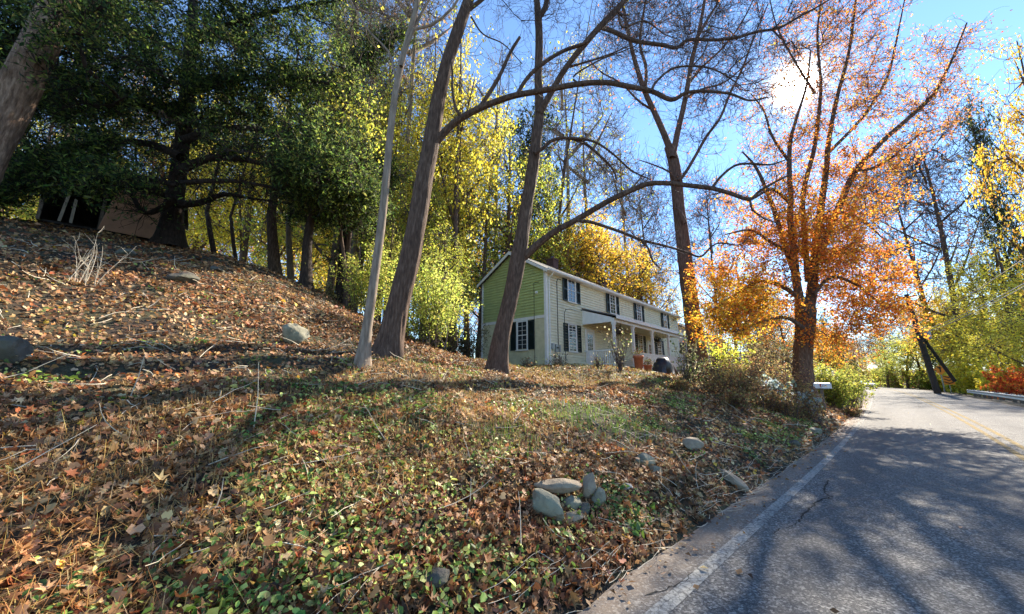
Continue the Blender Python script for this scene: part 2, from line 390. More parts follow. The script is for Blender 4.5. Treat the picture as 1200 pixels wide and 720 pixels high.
def tubes_np(Pn, Rn, k=4):
    """Pn (n,m,3), Rn (n,m)"""
    n, m_, _ = Pn.shape; T = np.gradient(Pn, axis=1); T /= np.linalg.norm(T, axis=2, keepdims=True)+1e-9
    ref = np.where(np.abs(T.mean(1)[:, 2:3]) < .75, np.array([[0, 0, 1.0]]), np.array([[1.0, 0.1, 0]]))[:, None, :]
    A = np.cross(T, ref); A /= np.linalg.norm(A, axis=2, keepdims=True)+1e-9; B = np.cross(T, A)
    q = np.arange(k)*2*math.pi/k
    V = Pn[:, :, None, :]+Rn[:, :, None, None]*(A[:, :, None, :]*np.cos(q)[None, None, :, None]+B[:, :, None, :]*np.sin(q)[None, None, :, None])
    i = np.arange(m_-1)[:, None]*k+np.arange(k)[None]; i2 = np.arange(m_-1)[:, None]*k+(np.arange(k)[None]+1) % k
    Fq = np.stack([i, i2, i2+k, i+k], -1).reshape(-1, 4)
    Fq = Fq[None]+(np.arange(n)*m_*k)[:, None, None]
    return V.reshape(-1, 3), Fq.reshape(-1, 4)
class Acc:
    def __init__(s): s.V = []; s.F = []; s.n = 0
    def add(s, V, Fq): s.V.append(V); s.F.append(Fq+s.n); s.n += len(V)
    def obj(s, name, mat, parent=None, smooth=True):
        return mk(name, np.concatenate(s.V), F4=np.concatenate(s.F), mat=mat, parent=parent, smooth=smooth)
def resample(pts, rad, step):
    pts = np.array(pts, float); rad = np.array(rad, float)
    # Catmull-Rom through the points
    Pp = np.vstack([2*pts[0]-pts[1], pts, 2*pts[-1]-pts[-2]]); outp = []; outr = []
    for i in range(len(pts)-1):
        L = np.linalg.norm(pts[i+1]-pts[i]); n = max(1, int(round(L/step))); t = np.arange(n)/n
        p0, p1, p2, p3 = Pp[i:i+4]
        for tt in t:
            outp.append(.5*((2*p1)+(-p0+p2)*tt+(2*p0-5*p1+4*p2-p3)*tt**2+(-p0+3*p1-3*p2+p3)*tt**3)); outr.append(rad[i]+(rad[i+1]-rad[i])*tt)
    outp.append(pts[-1]); outr.append(rad[-1]); return np.array(outp), np.array(outr)
def limb_mesh(pts, rad, k, rough=.06, seed=0, flare=0, ridge=.07):
    """one trunk or limb with a lumpy ridged surface"""
    m_ = len(pts); V, Fq = tubes_np(pts[None], rad[None], k)
    V = V.reshape(m_, k, 3); cen = pts[:, None, :]; L = np.concatenate([[0], np.cumsum(np.linalg.norm(np.diff(pts, axis=0), axis=1))])
    th = np.arange(k)[None]/k*2*math.pi+L[:, None]*.15
    nn = vnoise(np.cos(th)*3.1+seed*7.7+20, np.sin(th)*3.1+L[:, None]*.9+seed)+.7*vnoise(np.cos(th)*8+seed+40, np.sin(th)*8+L[:, None]*1.6)
    f = 1+rough*2*(nn-.85)
    if k >= 40: f = f-ridge*np.abs(2*vnoise(np.cos(th)*7.5+seed+60, np.sin(th)*7.5+L[:, None]*.9+3)-1)**.7+ridge*.5
    if flare:
        fl = flare*np.exp(-L/.42)[:, None]*(1+.55*np.cos(th*5+seed)); f = f+fl
    V = cen+(V-cen)*f[:, :, None]
    return V.reshape(-1, 3), Fq
def twig_gen(P0, dirs, L, m_=4, wob=.35, lift=.12, r0=.008, r1=.003):
    n = len(P0); pts = np.zeros((n, m_, 3)); pts[:, 0] = P0; d = dirs/np.linalg.norm(dirs, axis=1, keepdims=True)
    for i in range(1, m_):
        d = d+rng.normal(0, wob, (n, 3))+np.array([0, 0, lift]); d /= np.linalg.norm(d, axis=1, keepdims=True)
        pts[:, i] = pts[:, i-1]+d*(L/(m_-1))[:, None]
    R = np.linspace(r0, r1, m_)[None]*np.ones((n, 1)); return pts, R
def blob_points(blobs, n):
    """points spread through ellipsoids, denser to the outside; blob = (cx,cy,cz,rx,ry,rz[,weight])"""
    B = np.array([list(b)[:6] for b in blobs], float); wt = np.array([(b[6] if len(b) > 6 else 1)*(b[3]*b[4]*b[5])**.8 for b in blobs]); wt /= wt.sum()
    i = rng.choice(len(B), n, p=wt); d = rng.normal(0, 1, (n, 3)); d /= np.linalg.norm(d, axis=1, keepdims=True)
    return B[i, :3]+d*(rng.random((n, 1))**.45)*B[i, 3:]
def grow(limbs, targets, rt=.011, wob=.05, step=.45, upbias=.25, maxr=.12, inner=.5):
    """connect every target to the nearest wood: gives branches (list of (pts, rad))"""
    pos = [p for L in limbs for p in L[0]]; rad = [r for L in limbs for r in L[1]]; par = [-1]*len(pos)
    tan = []
    for L in limbs:
        g = np.gradient(L[0], axis=0); g /= np.linalg.norm(g, axis=1, keepdims=True)+1e-9; tan += list(g)
    cap = len(pos)+len(targets)*14+10
    A = np.zeros((cap, 3)); A[:len(pos)] = pos; Rd = np.zeros(cap); Rd[:len(pos)] = rad; T = np.zeros((cap, 3)); T[:len(pos)] = tan
    PI_ = np.full(cap, -1); cnt = np.zeros(cap); n = n0 = len(pos); pen = np.zeros(cap)
    d0 = np.array([np.min(((A[:n0]-q)**2).sum(1)) for q in targets]); chains = []
    for q in targets[np.argsort(d0)]:
        v = q-A[:n]; d = np.sqrt((v**2).sum(1)); cosb = (v*T[:n]).sum(1)/(d+1e-6)
        cost = d*(1.25-.35*np.clip(cosb, -1, 1))+np.clip(A[:n, 2]-q[2], 0, 9)*.35+pen[:n]*.12
        j = int(np.argmin(cost)); L = d[j]
        if L < .12: continue
        k = min(12, max(2, int(L/step)+1)); tt = np.arange(1, k+1)/k
        m0 = T[j]*L*.7; m1 = (q-A[j])*.9+np.array([0, 0, upbias*L])
        h = lambda t: ((2*t**3-3*t**2+1)[:, None]*A[j]+(t**3-2*t**2+t)[:, None]*m0+(-2*t**3+3*t**2)[:, None]*q+(t**3-t**2)[:, None]*m1)
        pts = h(tt); pts[:-1] += rng.normal(0, wob*min(L, 3)*.6, (k-1, 3)); ids = list(range(n, n+k))
        A[n:n+k] = pts; full = np.vstack([A[j], pts]); g = np.diff(full, axis=0); g /= np.linalg.norm(g, axis=1, keepdims=True)+1e-9
        T[n:n+k] = g; PI_[n] = j; PI_[n+1:n+k] = np.arange(n, n+k-1); pen[n:n+k] = pen[j]+np.arange(1, k+1)*L/k*.3
        chains.append((j, n, n+k)); n += k; cnt[n-1] += 1
    for i in range(n-1, n0-1, -1):
        if PI_[i] >= 0: cnt[PI_[i]] += cnt[i]
    res = []
    Rd[n0:n] = np.minimum(rt*np.maximum(cnt[n0:n], .6)**.52, maxr)
    for j, a, b_ in chains:
        r = np.concatenate([[min(Rd[j], Rd[a]*1.15)], Rd[a:b_]]); r[-1] = rt*.6
        res.append((np.vstack([A[j], A[a:b_]]), r))
    return res, A[n0:n], T[n0:n]
def wood_mesh(acc, chains, k=5):
    by = {}
    for p, r in chains: by.setdefault(len(p), []).append((p, r))
    for m_, L in by.items():
        acc.add(*tubes_np(np.array([a for a, _ in L]), np.array([r for _, r in L]), k))
def twigs_leaves(nodes, tang, ntw, Ltw, nsub, Lsub, r0, r1, wob=.3, lift=.1):
    i = rng.integers(0, len(nodes), ntw); d = tang[i]*.8+rng.normal(0, .75, (ntw, 3))
    L = Ltw*rng.uniform(.5, 1.3, ntw); A_, R = twig_gen(nodes[i], d, L, 4, wob, lift, r0, (r0+r1)/2)
    if not nsub: return [(A_, R)], A_.reshape(-1, 3)
    j = rng.integers(0, ntw, nsub); k = rng.integers(1, 4, nsub); p = A_[j, k]; dd = A_[j, k]-A_[j, k-1]
    dd /= np.linalg.norm(dd, axis=1, keepdims=True); dd = dd+rng.normal(0, .6, (nsub, 3))
    B_, R2 = twig_gen(p, dd, Lsub*rng.uniform(.4, 1.3, nsub), 3, wob, lift, (r0+r1)/2, r1)
    return [(A_, R), (B_, R2)], np.concatenate([A_[:, 2:].reshape(-1, 3), B_.reshape(-1, 3)])

def tree(name, label, cat, trunk, limbs, bark, twigmat, blobs, nt=120, twigs=(800, .8, 2400, .4), tr=(.007, .0025), leaf=None,
         step=.3, k=14, rough=.06, flare=.5, rt=.011, group=None, upbias=.25, seed=1, wob=.05, maxr=.12, twob=.3, lift=.1, local=False, bare_extra=0):
    """trunk, limbs: (points, radii). leaf: list of (template, count, size, palette, jitter, spread, blobs or None)"""
    base = np.array(trunk[0][0]); t_ = thing(name, label, cat, (0, 0, 0) if local else tuple(base), 0, group)
    off = np.zeros(3) if local else base
    LS = [resample(trunk[0], trunk[1], step)]+[resample(a, b_, step) for a, b_ in limbs]
    V, Fq = limb_mesh(LS[0][0], LS[0][1], k, rough, seed, flare); mk('trunk', V-off, F4=Fq, mat=bark, parent=t_, smooth=True)
    for i, (p, r) in enumerate(LS[1:]):
        V, Fq = limb_mesh(p, r, max(7, k-4), rough*.7, seed+i+3); mk('limb', V-off, F4=Fq, mat=bark, parent=t_, smooth=True)
    cr = Acc(); pool = np.zeros((0, 3))
    if blobs:
        tg = blob_points(blobs, nt); ch, nodes, tang = grow(LS, tg, rt=rt, upbias=upbias, wob=wob, maxr=maxr)
        wood_mesh(cr, [(p-off, r) for p, r in ch], 4 if local else 5)
        if bare_extra:
            P_all = np.concatenate([p for p, r in LS[1:]]); tA = np.concatenate([np.gradient(p, axis=0) for p, r in LS[1:]])
            tA /= np.linalg.norm(tA, axis=1, keepdims=True); sel = rng.integers(0, len(P_all), bare_extra)
            nodes = np.concatenate([nodes, P_all[sel]]); tang = np.concatenate([tang, tA[sel]])
        tw, pool = twigs_leaves(nodes, tang, twigs[0], twigs[1], twigs[2], twigs[3], tr[0], tr[1], twob, lift)
        for a, r in tw: cr.add(*tubes_np(a-off, r, 3))
        o = cr.obj('crown', twigmat, t_); o['kind'] = 'stuff'
    for j, (tpl, cnt, size, pal, jit, spread, mask) in enumerate(leaf or []):
        pl = pool
        if mask is not None:
            B = np.array(mask, float); q = ((pl[:, None]-B[None, :, :3])/B[None, :, 3:6])**2
            pl = pl[(q.sum(2) < 1).any(1)]
        if len(pl) == 0: continue
        i = rng.integers(0, len(pl), cnt); p = pl[i]+rng.normal(0, spread, (cnt, 3))
        # whole sprays share a shade
        sh = 1+.5*(fbm(p[:, 0]*1.3+p[:, 2]*.9+30, p[:, 1]*1.3-p[:, 2]*.7+30, 2)-.5)
        o = leaf_obj('foliage', tpl, p-off, size*rng.uniform(.6, 1.3, cnt), np.clip(col_pick(cnt, pal, jit)*sh[:, None], .004, .95), M['leaf'] if cat != 'yew' else M['needle'], t_)
        o['kind'] = 'stuff'
    return t_
def path(pts, Y):                                   # pixels -> world at one depth (or per-point depths)
    return [P(p[0], p[1], Y if not hasattr(Y, '__len__') else Y[i]) for i, p in enumerate(pts)]
def wpx(ws, Y): return [x*Y/F_PX*.44 for x in ws]

exec_order = 'structure first'
# ============================================================ GROUND
def build_ground():
    az = np.concatenate([np.arange(-80, 80, .75), np.arange(80, 280, 5)])*D2R
    rr = np.concatenate([[.25], .5*1.026**np.arange(0, 290)]); rr = rr[rr < 900]
    A_, R_ = np.meshgrid(az, rr); X = np.sin(A_)*R_; Y = np.cos(A_)*R_
    Z = H(X, Y); V = np.stack([X, Y, Z], -1); nr, na = X.shape
    i = np.arange(nr-1)[:, None]*na+np.arange(na)[None]; j = np.arange(nr-1)[:, None]*na+(np.arange(na)[None]+1) % na
    Fq = np.stack([i, i+na, j+na, j], -1).reshape(-1, 4)
    V = V.reshape(-1, 3); c = np.array([[0, 0, hz(0, 0)]]); n = len(V)
    F3 = np.array([[n, k, (k+1) % na] for k in range(na)])
    o = mk('ground', np.vstack([V, c]), F4=Fq, F3=F3, mat=M['soil'], smooth=True); structure(o)
build_ground()
def strip(name, s0, s1, ds, us, z, mat, colfn=None, edge=0):
    s = np.arange(s0, s1+ds, ds); S, U = np.meshgrid(s, us, indexing='ij'); U = U.copy()
    if edge:
        U[:, 0] += (fbm(s*1.3+5, s*.1+3, 4)-.5)*edge
    X, Y = su2xy(S, U); Z = np.full_like(X, z)+(.02-.02*((U+3.4)/3.4)**2)
    V = np.stack([X, Y, Z], -1).reshape(-1, 3); n, k = S.shape
    i = np.arange(n-1)[:, None]*k+np.arange(k-1)[None]; Fq = np.stack([i, i+k, i+k+1, i+1], -1).reshape(-1, 4)[:, ::-1]
    col = None
    if colfn is not None:
        g = colfn(S, U).reshape(-1, 1); tr_ = sum(np.exp(-((U-c)/.28)**2) for c in (-1.0, -2.55, -4.2, -5.7)).reshape(-1, 1); col = np.hstack([g, tr_, g*0])
    return structure(mk(name, V, F4=Fq, col=col, mat=mat))
US = np.array([.02, -.1, -.2, -.3, -.42, -.6, -.8, -1, -1.2, -1.5, -2, -2.3, -2.55, -2.8, -3.1, -3.4, -3.7, -4, -4.2, -4.5, -5, -5.4, -5.7, -6, -6.3, -6.5, -6.82])
strip('road', -60, 300, .5, US, 0.0, M['asphalt'], lambda S, U: np.clip(1.15-(-U-.05)/.33, 0, 1)*.95+np.clip((-U-6.3)/.3, 0, 1)*.7, .16)
strip('white_edge_line', -60, 300, .5, np.array([-.34, -.46]), .004, M['white_line'])
strip('white_edge_line', -60, 300, .5, np.array([-6.20, -6.32]), .004, M['white_line'])
strip('yellow_centre_line', -60, 300, .5, np.array([-3.16, -3.27]), .004, M['yellow_line'])
strip('yellow_centre_line', -60, 300, .5, np.array([-3.42, -3.53]), .004, M['yellow_line'])
def crack(pxs, w):
    p = [gp(*q) for q in pxs]; P_, _ = resample(p, [1]*len(p), .05)
    P_[:, :2] += rng.normal(0, .012, (len(P_), 2)); t = np.gradient(P_, axis=0); nrm = np.stack([-t[:, 1], t[:, 0]], 1); nrm /= np.linalg.norm(nrm, axis=1, keepdims=True)
    ww = w*rng.uniform(.3, 1, (len(P_), 1)); ww[0] = ww[-1] = 0
    s_, u_ = xy2su(P_[:, 0], P_[:, 1]); z = (.02-.02*((u_+3.4)/3.4)**2+.004)[:, None]
    V = np.vstack([np.hstack([P_[:, :2]+nrm*ww, z]), np.hstack([P_[:, :2]-nrm*ww, z])]); n = len(P_); i = np.arange(n-1)
    structure(mk('pavement_crack', V, F4=np.stack([i, i+1, i+1+n, i+n], 1), mat=M['crack']))
crack([(972, 571), (968, 586), (975, 592), (960, 597), (950, 607), (945, 612), (941, 620), (938, 625)], .016)
crack([(938, 625), (925, 630), (915, 634), (908, 640)], .006)
crack([(758, 720), (775, 712), (792, 703), (806, 695), (815, 688)], .010)
crack([(955, 500), (948, 505), (930, 512)], .01)
# ============================================================ HOUSE
HB = 2.28
HM = Matrix.Translation((1.759, 18.6, HB)) @ Matrix.Rotation(48.1*D2R, 4, 'Z')
def frame_thing(name, label, cat, Mt, group=None):
    o = thing(name, label, cat, group=group); o.matrix_world = Mt; return o
def sash_window(parent, M_, w_, h_, mat_sh='shutter', shutters=True, cols=2, rows=3, shw=.42):
    """window in the local XZ plane of M_, facing -Y; M_ maps to the parent's space"""
    X = w_/2; f = MB()
    f.box(-X-.07, -X, -.05, .0, -.04, h_+.06, M_); f.box(X, X+.07, -.05, .0, -.04, h_+.06, M_)
    f.box(-X, X, -.05, .0, h_, h_+.06, M_); f.box(-X-.1, X+.1, -.085, .0, -.10, -.042, M_)
    fr = f.build('window_frame', M['trim'], parent)
    MB().box(-X, X, -.018, -.006, 0, h_, M_).build('pane', M['glass'], fr)
    g = MB(); g.box(-X, X, -.04, -.02, h_*.49, h_*.52, M_)
    g.box(-X, -X+.035, -.038, -.0185, 0, h_, M_); g.box(X-.035, X, -.038, -.0185, 0, h_, M_)
    for half in (0, 1):
        z0, z1 = (0, h_*.49) if half == 0 else (h_*.52, h_)
        for c in range(1, cols): x = -X+w_*c/cols; g.box(x-.008, x+.008, -.034, -.0186, z0, z1, M_)
        for r in range(1, rows):
            z = z0+(z1-z0)*r/rows; g.box(-X+.036, X-.036, -.033, -.0187, z-.007, z+.007, M_)
    g.build('muntin', M['trim'], fr)
    if shutters:
        for sgn in (-1, 1):
            x0 = sgn*(X+.09); x1 = sgn*(X+.09+shw); a, b_ = min(x0, x1), max(x0, x1)
            s = MB(); s.box(a, a+.05, -.06, -.012, -.06, h_+.04, M_); s.box(b_-.05, b_, -.06, -.012, -.06, h_+.04, M_)
            for z0, z1 in ((-.06, .02), (h_*.5-.04, h_*.5+.04), (h_-.04, h_+.04)): s.box(a+.05, b_-.05, -.055, -.012, z0, z1, M_)
            z = .05
            while z < h_-.05:
                s.prism([(a+.05, -.05, z), (a+.05, -.02, z+.035), (a+.05, -.014, z+.03), (a+.05, -.044, z-.005)], (b_-a-.1, 0, 0), M_); z += .055
            s.box(a+.04, b_-.04, -.014, -.004, -.05, h_+.03, M_)
            s.build('shutter', M[mat_sh], parent)
    return fr
def siding(parent, mat, x0, x1, z0, z1, M_, clip=None, exp=.155):
    s = MB(); z = z0
    while z < z1-.01:
        a, b_ = (x0, x1) if clip is None else clip(z+exp*.5)
        zt = min(z+exp, z1)
        if b_-a > .05:
            s.prism([(a, -.003, z), (a, -.055, z), (a, -.006, zt), (a, -.003, zt)], (b_-a, 0, 0), M_)
        z += exp
    o = s.build('siding', mat, parent); o['kind'] = 'stuff'; return o
def build_house():
    h = frame_thing('farmhouse', 'long two storey green and sage clapboard house with front porch beyond the leaning trees', 'house', HM)
    L, W, E_, R_ = 20.2, 4.75, 5.02, 6.42      # length, depth, eave height, ridge height
    mb = MB(); mb.prism([(0, 0, -.6), (0, W, -.6), (0, W, E_), (0, W/2, R_), (0, 0, E_)], (L, 0, 0))
    mb.build('wall', M['stucco'], h)
    Mf = Matrix.Identity(4)                    # front wall, faces -Y
    Mg = Matrix.Rotation(-90*D2R, 4, 'Z')      # local -Y -> -X ; local X -> -Y
    Mg = Matrix(((0, 1, 0, 0), (-1, 0, 0, 0), (0, 0, 1, 0), (0, 0, 0, 1)))   # x->-y , y->x : plane faces -X
    siding(h, M['siding_sage'], .12, L-.12, -.25, E_, Mf)
    gz = 2.62
    def clip(z):
        d = min(W/2, max(0.0, (R_-z)/(R_-E_)*W/2)); return (-(W/2+d)+.1 if z < E_ else -(W/2+d)+.02, -(W/2-d)-(.1 if z < E_ else .02))
    siding(h, M['siding_green'], 0, 0, gz, R_-.05, Mg, clip)
    MB().box(-.035, -.003, .1, W-.1, gz-.16, gz-.002).build('belt_board', M['trim'], h)
    for (x0, x1, y0, y1) in ((-.04, .12, -.04, .1), (-.04, .1, W-.1, W+.04), (L-.12, L+.04, -.04, .1)):
        MB().box(x0, x1, y0, y1, -.4, E_+.02).build('corner_board', M['trim'], h)
    # roof slabs with overhang
    sl_ = (R_-E_)/(W/2); ov = .28
    for sgn in (0, 1):
        ye = -ov if sgn == 0 else W+ov; ze = E_-sl_*ov+.03
        r = MB(); r.prism([(-.26, ye, ze), (-.26, W/2, R_+.03), (-.26, W/2, R_+.13), (-.26, ye, ze+.1)], (L+.52, 0, 0))
        r.build('roof', M['roof'], h)
        f = MB(); f.prism([(-.285, ye-.02, ze-.10), (-.285, W/2, R_-.09), (-.285, W/2, R_+.10), (-.285, ye-.02, ze+.07)], (.022, 0, 0))
        f.build('rake_board', M['trim'], h)
        f = MB(); f.prism([(L+.262, ye-.02, ze-.10), (L+.262, W/2, R_-.09), (L+.262, W/2, R_+.10), (L+.262, ye-.02, ze+.07)], (.022, 0, 0))
        f.build('rake_board', M['trim'], h)
    MB().box(-.26, L+.26, -ov-.005, -.026, E_-.16, E_-.125).build('soffit', M['trim'], h)
    g = MB(); g.prism([(-.26, -ov-.012, E_-.16), (-.26, -ov-.012, E_-.03), (-.26, -ov-.13, E_-.03), (-.26, -ov-.13, E_-.10), (-.26, -ov-.09, E_-.15)], (L+.52, 0, 0)); g.build('gutter', M['trim'], h)
    for x in (.22, L-.05):
        d = MB(); d.tube([(x, -ov-.07, E_-.15), (x, -ov+.02, E_-.3), (x, -.06, E_-.42), (x, -.06, -.1)], .038, 8); d.build('downspout', M['trim'], h)
    # windows
    for x in (2.35, 7.35, 11.6, 17.0):
        sash_window(h, Matrix.Translation((x, -.057, 3.66)), .74, 1.24)
    sash_window(h, Matrix.Translation((2.35, -.026, .88)), .74, 1.42)
    sash_window(h, Matrix.Translation((11.55, -.026, 1.2)), .85, 1.3)
    sash_window(h, Matrix.Translation((15.3, -.026, 1.0)), .8, 1.4)
    sash_window(h, Matrix(((0, 1, 0, -.0045), (-1, 0, 0, 1.60), (0, 0, 1, .93), (0, 0, 0, 1))), .68, 1.45, shw=.40)
    # door
    for x in (4.25, 13.4):
        d = MB().box(x-.43, x+.43, -.055, -.03, .08, 2.12).build('door', M['trim'], h)
        MB().box(x-.28, x+.28, -.062, -.0555, .95, 1.95).build('pane', M['glass'], d)
        q = MB()
        for k in (1, 2): q.box(x-.28+k*.187-.012, x-.28+k*.187+.012, -.07, -.063, .95, 1.95)
        for k in (1, 2, 3): q.box(x-.28, x+.28, -.071, -.0632, .95+k*.25-.012, .95+k*.25+.012)
        q.build('muntin', M['trim'], d)
        MB().lathe([(.0, 0), (.03, .01), (.035, .04), (.0, .06)], (x+.36, -.10, 1.0), 8).build('handle', M['grey_metal'], d)
        f = MB(); f.box(x-.53, x-.435, -.07, -.026, .05, 2.25); f.box(x+.435, x+.53, -.07, -.026, .05, 2.25); f.box(x-.435, x+.435, -.07, -.026, 2.13, 2.25); f.build('door_frame', M['trim'], h)
    # chimneys (courses of bricks as real steps)
    for cx in (4.6, 11.6):
        c = MB().box(cx-.26, cx+.26, W/2+.15, W/2+.7, 4.5, 7.25).build('chimney', M['brick'], h)
        q = MB(); z = 6.3
        while z < 7.2: q.box(cx-.288, cx+.288, W/2+.142, W/2+.708, z, z+.062); z += .078
        q.box(cx-.33, cx+.33, W/2+.1, W/2+.75, 7.25, 7.33); o = q.build('brick_courses', M['brick'], c); o['kind'] = 'stuff'
        MB().lathe([(.12, 7.33), (.12, 7.55), (.10, 7.55), (.10, 7.34)], (cx, W/2+.42, 0), 10).build('flue', M['roof'], c)
    # porch
    px0, px1, pb = 3.55, 15.8, -1.95
    r = MB(); r.prism([(px0-.12, -.03, 3.36), (px0-.12, pb-.22, 2.72), (px0-.12, pb-.22, 2.79), (px0-.12, -.03, 3.43)], (px1-px0+.24, 0, 0)); r.build('porch_roof', M['porch_roof'], h)
    MB().box(px0-.13, px1+.13, pb-.245, pb-.222, 2.60, 2.80).build('porch_fascia', M['trim'], h)
    MB().box(px0-.05, px1+.05, pb-.06, pb+.06, 2.44, 2.66).build('porch_beam', M['trim'], h)
    g = MB(); g.prism([(px0-.08, -.03, 2.45), (px0-.08, pb+.06, 2.45), (px0-.08, pb+.06, 2.70), (px0-.08, -.03, 3.30)], (.03, 0, 0)); g.build('porch_gable_panel', M['trim'], h)
    g = MB(); g.prism([(px0+.02, -.03, 2.64), (px0+.02, pb+.06, 2.64), (px0+.02, pb+.06, 2.67), (px0+.02, -.03, 2.67)], (px1-px0-.04, 0, 0)); g.build('porch_ceiling', M['stucco'], h)
    MB().box(px0-.05, px1+.05, pb-.1, -.03, -.08, .03).build('porch_floor', M['porch_roof'], h)
    MB().box(px0, px1, pb-.06, pb-.02, -.7, -.082).build('porch_skirt', M['trim'], h)
    posts = [px0+.02, 6.0, 8.95, 11.9, 15.7]
    for x in posts:
        p = MB(); p.box(x-.07, x+.07, pb-.055, pb+.085, .03, 2.44); p.box(x-.095, x+.095, pb-.08, pb+.11, .031, .2); p.box(x-.095, x+.095, pb-.08, pb+.11, 2.3, 2.439); p.build('porch_post', M['trim'], h)
    def rail(M_, Lr):
        MB().box(0, Lr, -.035, .035, .86, .93, M_).build('handrail', M['trim'], h)
        MB().box(0, Lr, -.03, .03, .12, .17, M_).build('bottom_rail', M['trim'], h)
        n = int(Lr/.125)
        for i in range(1, n):
            x = Lr*i/n; MB().box(x-.018, x+.018, -.018, .018, .17, .86, M_).build('baluster', M['trim'], h)
    rail(Matrix(((0, 1, 0, px0+.02), (-1, 0, 0, -.06), (0, 0, 1, .02), (0, 0, 0, 1))), 1.8)
    for a, b_ in ((posts[1], posts[2]), (posts[2], posts[3]), (posts[3], posts[4])):
        MB().box(a+.07, b_-.07, pb-.02, pb+.02, .02, .86).build('rail_panel', M['trim'], h)
        MB().box(a+.07, b_-.07, pb-.05, pb+.05, .861, .92).build('handrail', M['trim'], h)
        lt = MB(); n = int((b_-a)/.16)
        for i in range(1, n): x = a+.07+(b_-a-.14)*i/n; lt.box(x-.012, x+.012, pb-.032, pb-.0205, .06, .82)
        o = lt.build('batten', M['trim'], h); o['kind'] = 'stuff'
    # meter boxes, conduits, vent
    MB().box(.32, .52, -.14, -.027, .85, 1.15).build('meter_box', M['grey_metal'], h, .01)
    MB().box(.60, .80, -.16, -.027, .72, 1.12).build('meter_box', M['grey_metal'], h, .01)
    MB().lathe([(.0, .03), (.07, .03), (.075, 0), (.075, -.05)], (.70, -.19, .95), 12).build('meter', M['glass'], h)
    MB().box(.98, 1.12, -.11, -.027, .75, 1.1).build('junction_box', M['grey_metal'], h, .01)
    MB().tube([(.95, -.05, 1.1), (.95, -.05, 4.55), (1.05, -.05, 4.72), (1.3, -.08, 4.72)], .022, 6).build('conduit', M['conduit'], h)
    MB().tube([(1.6, -.045, .3), (1.6, -.045, 2.9), (1.75, -.045, 3.12), (2.2, -.045, 3.2), (3.3, -.045, 3.2)], .018, 6).build('conduit', M['conduit'], h)
    MB().tube([(-.045, .75, -.1), (-.045, .75, 4.4)], .014, 6).build('cable', M['conduit'], h)
    MB().tube([(-.045, .75, 4.4), (-.045, .4, 4.4)], .014, 6).build('cable', M['conduit'], h)
    MB().box(-.12, -.025, .5, .62, 3.8, 3.92).build('flood_light', M['trim'], h)
    # attic/cellar details
    MB().box(3.4, 5.6, -.02, .0, 3.25, 3.3).build('flashing', M['roof'], h)
    return h
build_house()
# white house glimpsed behind
def far_house():
    x, y = float(P(835, 400, 45)[0])-1, 46.0; z = hz(x, y)-.2
    h = frame_thing('neighbour_house', 'small white sided house half hidden behind the big brown trunk and golden leaves', 'house', Matrix.Translation((x, y, z)) @ Matrix.Rotation(45*D2R, 4, 'Z'))
    L, W, E_, R_ = 9, 6, 5.4, 7.4
    MB().prism([(0, 0, -1), (0, W, -1), (0, W, E_), (0, W/2, R_), (0, 0, E_)], (L, 0, 0)).build('wall', M['house_white'], h)
    siding(h, M['house_white'], 0, L, 0, E_, Matrix.Identity(4), exp=.2)
    for s_ in (0, 1):
        ye = -.3 if s_ == 0 else W+.3
        MB().prism([(-.3, ye, E_-.15), (-.3, W/2, R_+.05), (-.3, W/2, R_+.17), (-.3, ye, E_-.03)], (L+.6, 0, 0)).build('roof', M['roof'], h)
    for x_ in (1.5, 4.5, 7.5):
        for z_ in (.9, 3.4): sash_window(h, Matrix.Translation((x_, -.03, z_)), .8, 1.3)
    sash_window(h, Matrix(((0, 1, 0, -.02), (-1, 0, 0, 1.8), (0, 0, 1, 3.4), (0, 0, 0, 1))), .8, 1.3)
    sash_window(h, Matrix(((0, 1, 0, -.02), (-1, 0, 0, 4.2), (0, 0, 1, 3.4), (0, 0, 0, 1))), .8, 1.3)
far_house()
def hl(a, b_, z=0): v = HM @ Vector((a, b_, z)); return v
# things on and by the porch
def grill():
    p = hl(7.6, -3.0); z = hz(p.x, p.y)
    t = frame_thing('covered_grill', 'barbecue under a black fitted cover on the lawn in front of the porch', 'grill', Matrix.Translation((p.x, p.y, z)) @ Matrix.Rotation(40*D2R, 4, 'Z'))
    c = MB(); n = 12; secs = [(-.78, .30, .62), (-.72, .30, .80), (-.36, .34, .86), (-.3, .36, 1.0), (-.1, .36, 1.12), (.12, .36, 1.12), (.32, .36, 1.0), (.38, .34, .86), (.72, .3, .8), (.8, .3, .62)]
    vs = []
    for x, hw, zt in secs:
        for q in range(n):
            a = 2*math.pi*q/n; cy = hw*max(-1, min(1, 1.35*math.cos(a))); cz = .05 if math.sin(a) < 0 else .05+(zt-.05)*min(1, 1.3*math.sin(a))
            vs.append((x+.02*math.sin(9*q+x*5), cy+.015*math.sin(5*x+q*2), cz+.015*math.cos(7*x+q)))
    fs = [(i*n+q, i*n+(q+1) % n, (i+1)*n+(q+1) % n, (i+1)*n+q) for i in range(len(secs)-1) for q in range(n)]
    fs += [tuple(range(n))[::-1], tuple(range((len(secs)-1)*n, len(secs)*n))]
    c.add(vs, fs).build('cover', M['cover'], t, 0, True)
    for x in (-.5, .5):
        MB().tube([(x, -.3, .09), (x, -.36, .09)], .09, 12).build('wheel', M['tyre'], t)
grill()
